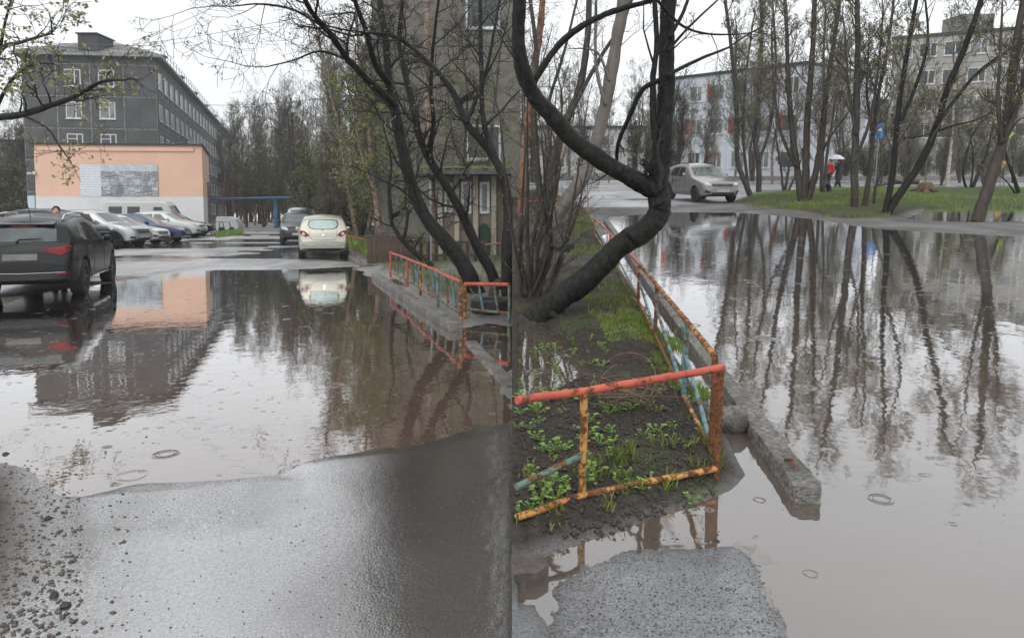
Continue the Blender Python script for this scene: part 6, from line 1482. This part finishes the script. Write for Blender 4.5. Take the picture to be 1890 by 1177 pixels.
def person(F, q, rz, label, top, legs, stride, hair, coat_len, arm_up=False, pack=None, hat=None, sc=1.0):
    V3 = Vector; t = thing('person', F, q, rz, label, 'person', None, sc)         # faces +X, left is +Y
    st = stride
    hipL, hipR = V3((0, .09, .92)), V3((0, -.09, .92)); knL, knR = V3((st * .55, .09, .50)), V3((-st * .25, -.09, .50)); anL, anR = V3((st, .09, .08)), V3((-st * .9, -.09, .12))
    shL, shR = V3((0, .19, 1.42)), V3((0, -.19, 1.42))
    elR, haR = V3((st * .5, -.25, 1.14)), V3((st * .9, -.22, .92))
    elL, haL = (V3((.12, .22, 1.18)), V3((.24, .10, 1.36))) if arm_up else (V3((-st * .4, .25, 1.14)), V3((-st * .2, .24, .90)))
    b = MB(); ell(b, (0.02, 0, 1.62), .095, .078, .125); ell(b, (.115, 0, 1.60), .02, .015, .022); ell(b, (.06, 0, 1.54), .05, .045, .04)
    for sg in (-1, 1): ell(b, (0.01, sg * .08, 1.61), .02, .012, .03); ell(b, (.10, sg * .033, 1.635), .012, .016, .010)
    b.tube([V3((0, 0, 1.40)), V3((.01, 0, 1.56))], [.06, .052], 10)
    b.tube([V3((0, 0, .90)), V3((0, 0, 1.15)), V3((0, 0, 1.40)), V3((0, 0, 1.45))], [.13, .12, .15, .07], 12)
    for hp_, kn, an in ((hipL, knL, anL), (hipR, knR, anR)): b.tube([hp_, kn, an], [.085, .055, .04], 9); b.tube([an + V3((-.05, 0, -.03)), an + V3((.15, 0, -.05))], [.04, .035], 8)
    for sh_, el_, ha in ((shL, elL, haL), (shR, elR, haR)):
        b.tube([V3((0, 0, 1.40)), sh_, el_, ha], [.07, .055, .042, .03], 8); d = (ha - el_).normalized(); s_ = d.orthogonal().normalized()
        b.tube([ha, ha + d * .07], [.032, .036], 8)
        for f in range(4): o_ = ha + d * .07 + s_ * (f - 1.5) * .018; b.tube([o_ - d * .01, o_ + d * (.05 + .01 * (f in (1, 2))), o_ + d * .07 + V3((.0, 0, -.02))], [.010, .010, .008], 5)
        b.tube([ha + d * .02, ha + d * .05 + s_ * .05], [.012, .009], 5)
    ob('body', remesh(b, 'body', m_skin, .013), t)
    l = MB()
    for hp_, kn, an in ((hipL, knL, anL), (hipR, knR, anR)): l.tube([hp_ + V3((0, 0, .06)), kn, an + V3((0, 0, .02))], [.115, .085, .07], 10)
    l.tube([V3((0, 0, .86)), V3((0, 0, 1.02))], [.14, .15], 12); ob('trousers', remesh(l, 'trousers', legs, .018), t)
    s_ = MB()
    for an in (anL, anR): s_.tube([an + V3((-.07, 0, -.03)), an + V3((.06, 0, -.025)), an + V3((.17, 0, -.045))], [.055, .055, .04], 8)
    ob('shoes', remesh(s_, 'shoes', m_plast, .015), t)
    c = MB(); c.tube([V3((0, 0, coat_len)), V3((0, 0, .98)), V3((0, 0, 1.15)), V3((0, 0, 1.38)), V3((0, 0, 1.48))], [.22 if coat_len < .8 else .18, .175, .165, .19, .085], 14)
    for sh_, el_, ha in ((shL, elL, haL), (shR, elR, haR)): c.tube([V3((0, 0, 1.40)), sh_, el_, ha], [.10, .085, .07, .055], 9)
    ob('coat', remesh(c, 'coat', top, .02), t)
    h = MB(); ell(h, (-.005, 0, 1.655), .108, .092, .105); ell(h, (-.05, 0, 1.60), .07, .08, .10); ob('hat' if hat else 'hair', remesh(h, 'hair', hat or hair, .013), t)
    if pack: p = MB(); ell(p, (-.2, 0, 1.22), .11, .15, .22); ob('rucksack', remesh(p, 'rucksack', pack, .02), t)
    return t
m_hair = mat('dark_hair', (.02, .015, .012), .6)
q = gp('R', 1529, 350); q.z = on('R', q)
person('R', q, R(200), 'walker in red jacket crossing beyond the bank trees', mat('red_jacket', (.55, .05, .05), .7), mat('dark_trousers', (.022, .024, .03), .8), .16, m_hair, .88, False, mat('dark_rucksack', (.03, .03, .035), .8))
q = gp('R', 1546, 349.5); q.z = on('R', q); qp = q.copy()
person('R', q, R(190), 'walker in long dark plum coat holding a pale umbrella', mat('plum_coat', (.055, .035, .042), .85), MATS['dark_trousers'], .24, m_hair, .55, True)
uo = qp + Matrix.Rotation(R(190), 3, 'Z') @ Vector((.27, .08, 0)); t = thing('umbrella', 'R', Vector((uo.x, uo.y, q.z + 1.40)), 0, 'open pale umbrella held above the walker in the plum coat', 'umbrella')
mb = MB(); n_ = 8; prof = [(.001, .62), (.2, .58), (.38, .48), (.50, .34)]
mb.lathe(prof, 8); mb.lathe([(.50, .34), (.48, .335), (.36, .46), (.001, .60)], 8); ob('canopy', mb.mesh('canopy', mat('pale_umbrella_cloth', (.62, .64, .66), .5)), t)
mb = MB(); mb.tube([Vector((0, 0, -.12)), Vector((0, 0, .66))], .008, 6); ob('shaft', mb.mesh('shaft', m_dark), t)
for k in range(8): a = k * math.pi / 4; mb = MB(); mb.tube([Vector((0, 0, .58)), Vector((.37 * math.cos(a), .37 * math.sin(a), .45)), Vector((.49 * math.cos(a), .49 * math.sin(a), .33))], .004, 4); ob('rib', mb.mesh('rib', m_dark), t)
q = pl(104, 17.5); person('L', Vector((q.x, q.y, .02)), R(-60), 'person in pale jacket and dark cap behind the black crossover', mat('pale_jacket', (.45, .42, .40), .8), MATS['dark_trousers'], .02, m_hair, .85, False, None, mat('black_cap', (.015, .015, .017), .8), 1.03)

# ---- stump and fallen log
q = gp('R', 1706, 362); q.z = on('R', q); T = Tree(71); mb = MB()
prof = [(.46, -.1), (.36, .1), (.31, .28), (.30, .42), (.22, .46), (.001, .44)]; mb.lathe(prof, 18)
mb.v = [p + Vector((noise.noise(p * 5) * .08, noise.noise(p * 5 + Vector((9, 0, 0))) * .08, noise.noise(p * 4 + Vector((0, 5, 0))) * .10)) for p in mb.v]
t = thing('tree_stump', 'R', q, 0, 'torn reddish tree stump on the grass beyond the second puddle', 'stump'); ob('stump', mb.mesh('stump', mat('torn_wood', (.20, .12, .065), .9, (.09, .055, .035), 7, bump=.6, bscale=15), True), t)
for k in range(5): a = k * 1.25; mb = MB(); mb.tube([Vector((.25 * math.cos(a), .25 * math.sin(a), .12)), Vector((.5 * math.cos(a), .5 * math.sin(a), .06)), Vector((.75 * math.cos(a), .75 * math.sin(a), -.04))], [.1, .07, .03], 7); ob('root', mb.mesh('root', b_brn, True), t)
q = gp('R', 1690, 352); q.z = on('R', q); T = Tree(72); P, _ = T.limb([Vector((.1, 0, .28)), Vector((-.5, .1, .30)), Vector((-1.2, .2, .22)), Vector((-1.9, .3, .12))], .14, .06, 9); T.limb([Vector((-.8, .1, .26)), Vector((-1.3, -.1, .4)), Vector((-1.8, -.1, .3))], .06, .03, 7); T.grow(OPR, 2, .4, (.4, .9), .5, .03)
T.make('fallen_log', 'R', q, 'fallen dark log lying left of the torn stump', None, b_brn, tw_pu, None, 'log')

# ---- courtyard road furniture
q = gp('R', 1523, 366); q.z = on('R', q); tyre_thing('R', q, .34, False, 'dark tyre half sunk beside the thick clump of stems', .6)
a = plR(900, 64.5); b_ = plR(1960, 60.0)
nseg = 40; t = thing('low_wall', 'R', Vector((a.x, a.y, 0)), 0, 'long low grey concrete wall along the far side of the courtyard road', 'wall')
d_ = (b_ - a) / nseg
mb = MB(); mb.bb(0, d_.length - .03, -.12, .12, -.3, .42); wm = mb.mesh('wall_block', mat('grey_wall_concrete', (.27, .26, .245), .85, (.2, .19, .18), 2))
for k in range(nseg):
    p = d_ * k
    if p.x + a.x < 0.5: continue
    ob('wall_block', wm, t, Matrix.Translation((p.x, p.y, rng.uniform(-.02, .02))) @ Matrix.Rotation(math.atan2(d_.y, d_.x), 4, 'Z'))
def rail_fence(u0, u1, y, h, mt, label, bars=18, mt2=None):
    p, q = plR(u0, y), plR(u1, y); t = thing('metal_fence', 'R', Vector((p.x, p.y, 0)), 0, label, 'fence', 'fences beyond the courtyard road'); w = q.x - p.x
    for z_ in (.25, h): mb = MB(); mb.bb(0, w, -.03, .03, z_ - .04, z_ + .04); ob('rail', mb.mesh('rail', mt), t)
    mb = MB(); mb.bb(-.02, .02, -.02, .02, -.1, h); pm_ = mb.mesh('bar', mt); pm2 = mb.mesh('bar', mt2 or mt)
    for k in range(bars + 1): ob('bar', pm2 if k % 2 else pm_, t, Matrix.Translation((w * k / bars, .05, 0)))
rail_fence(1668, 1800, 66, 1.5, mat('pale_blue_paint', (.42, .52, .62), .5), 'pale blue metal fence in front of the beige block', 22)
rail_fence(1000, 1175, 66.5, 1.6, mat('galvanised_mesh', (.42, .43, .43), .5), 'grey metal fence beyond the road behind the crooked trunk', 30)
rail_fence(1178, 1206, 62, 1.7, m_red, 'red and white striped gate beyond the road', 10, m_white)
def sign(u, vt, vb, y, kind, mt, label):
    p = dp('R', u, vb, y); t = thing('road_sign', 'R', Vector((p.x, p.y, 0)), 0, label, 'sign', 'signs by the courtyard road')
    zt, zb_ = dp('R', u, vt, y).z, p.z; h = zt - zb_
    mb = MB(); mb.tube([Vector((0, .05, -.2)), Vector((0, .05, zt))], .035, 8); ob('post', mb.mesh('post', mat('zinc_pole', (.3, .3, .3), .5)), t)
    mb = MB()
    if kind == 'rect': mb.bb(-h * .33, h * .33, -.02, .01, zb_, zt)
    else: mb.lathe([(.001, -.02), (h / 2, -.02), (h / 2, .01), (.001, .01)], 4 if kind == 'dia' else 16, 'Y', (0, 0, (zt + zb_) / 2))
    pn = ob('panel', mb.mesh('panel', mt), t)
    if kind == 'rect':
        mb = MB(); mb.prism([(-h * .18, -h * .1), (h * .18, -h * .1), (0, h * .2)], 0, .006); ob('symbol', mb.mesh('symbol', m_white), pn, Matrix.Translation((0, -.021, (zt + zb_) / 2 + h * .1)) @ Matrix.Rotation(R(90), 4, 'X'))
    if kind == 'disc':
        mb = MB(); mb.bb(-h * .08, h * .08, -.028, -.021, (zt + zb_) / 2 - h * .22, (zt + zb_) / 2 + h * .22); ob('symbol', mb.mesh('symbol', m_dark), pn)
sign(1622, 228, 255, 40, 'rect', mat('blue_sign', (.06, .20, .50), .4), 'blue rectangular road sign between the bank trees')
sign(1850, 297, 309, 44, 'disc', mat('amber_sign', (.70, .36, .02), .4), 'small round amber sign behind the thick leaning trunk')
sign(1862, 238, 256, 42, 'dia', mat('lime_sign', (.45, .60, .05), .4), 'lime green diamond sign above the amber one')

# ================================================================= drizzle haze
mb = MB(); mb.bb(-390, 390, -390, 390, -1.6, 46)
m, n, out = new_mat('drizzle_haze')
pv = N(n, 'ShaderNodeVolumePrincipled'); pv.inputs['Density'].default_value = 0.0010; pv.inputs['Color'].default_value = (.92, .95, .97, 1); pv.inputs['Anisotropy'].default_value = 0.2
n.links.new(pv.outputs[0], out.inputs['Volume'])
hz = ob('haze', mb.mesh('haze', m)); tag(hz, 'thin drizzle haze over the whole yard', 'haze', None, 'stuff')
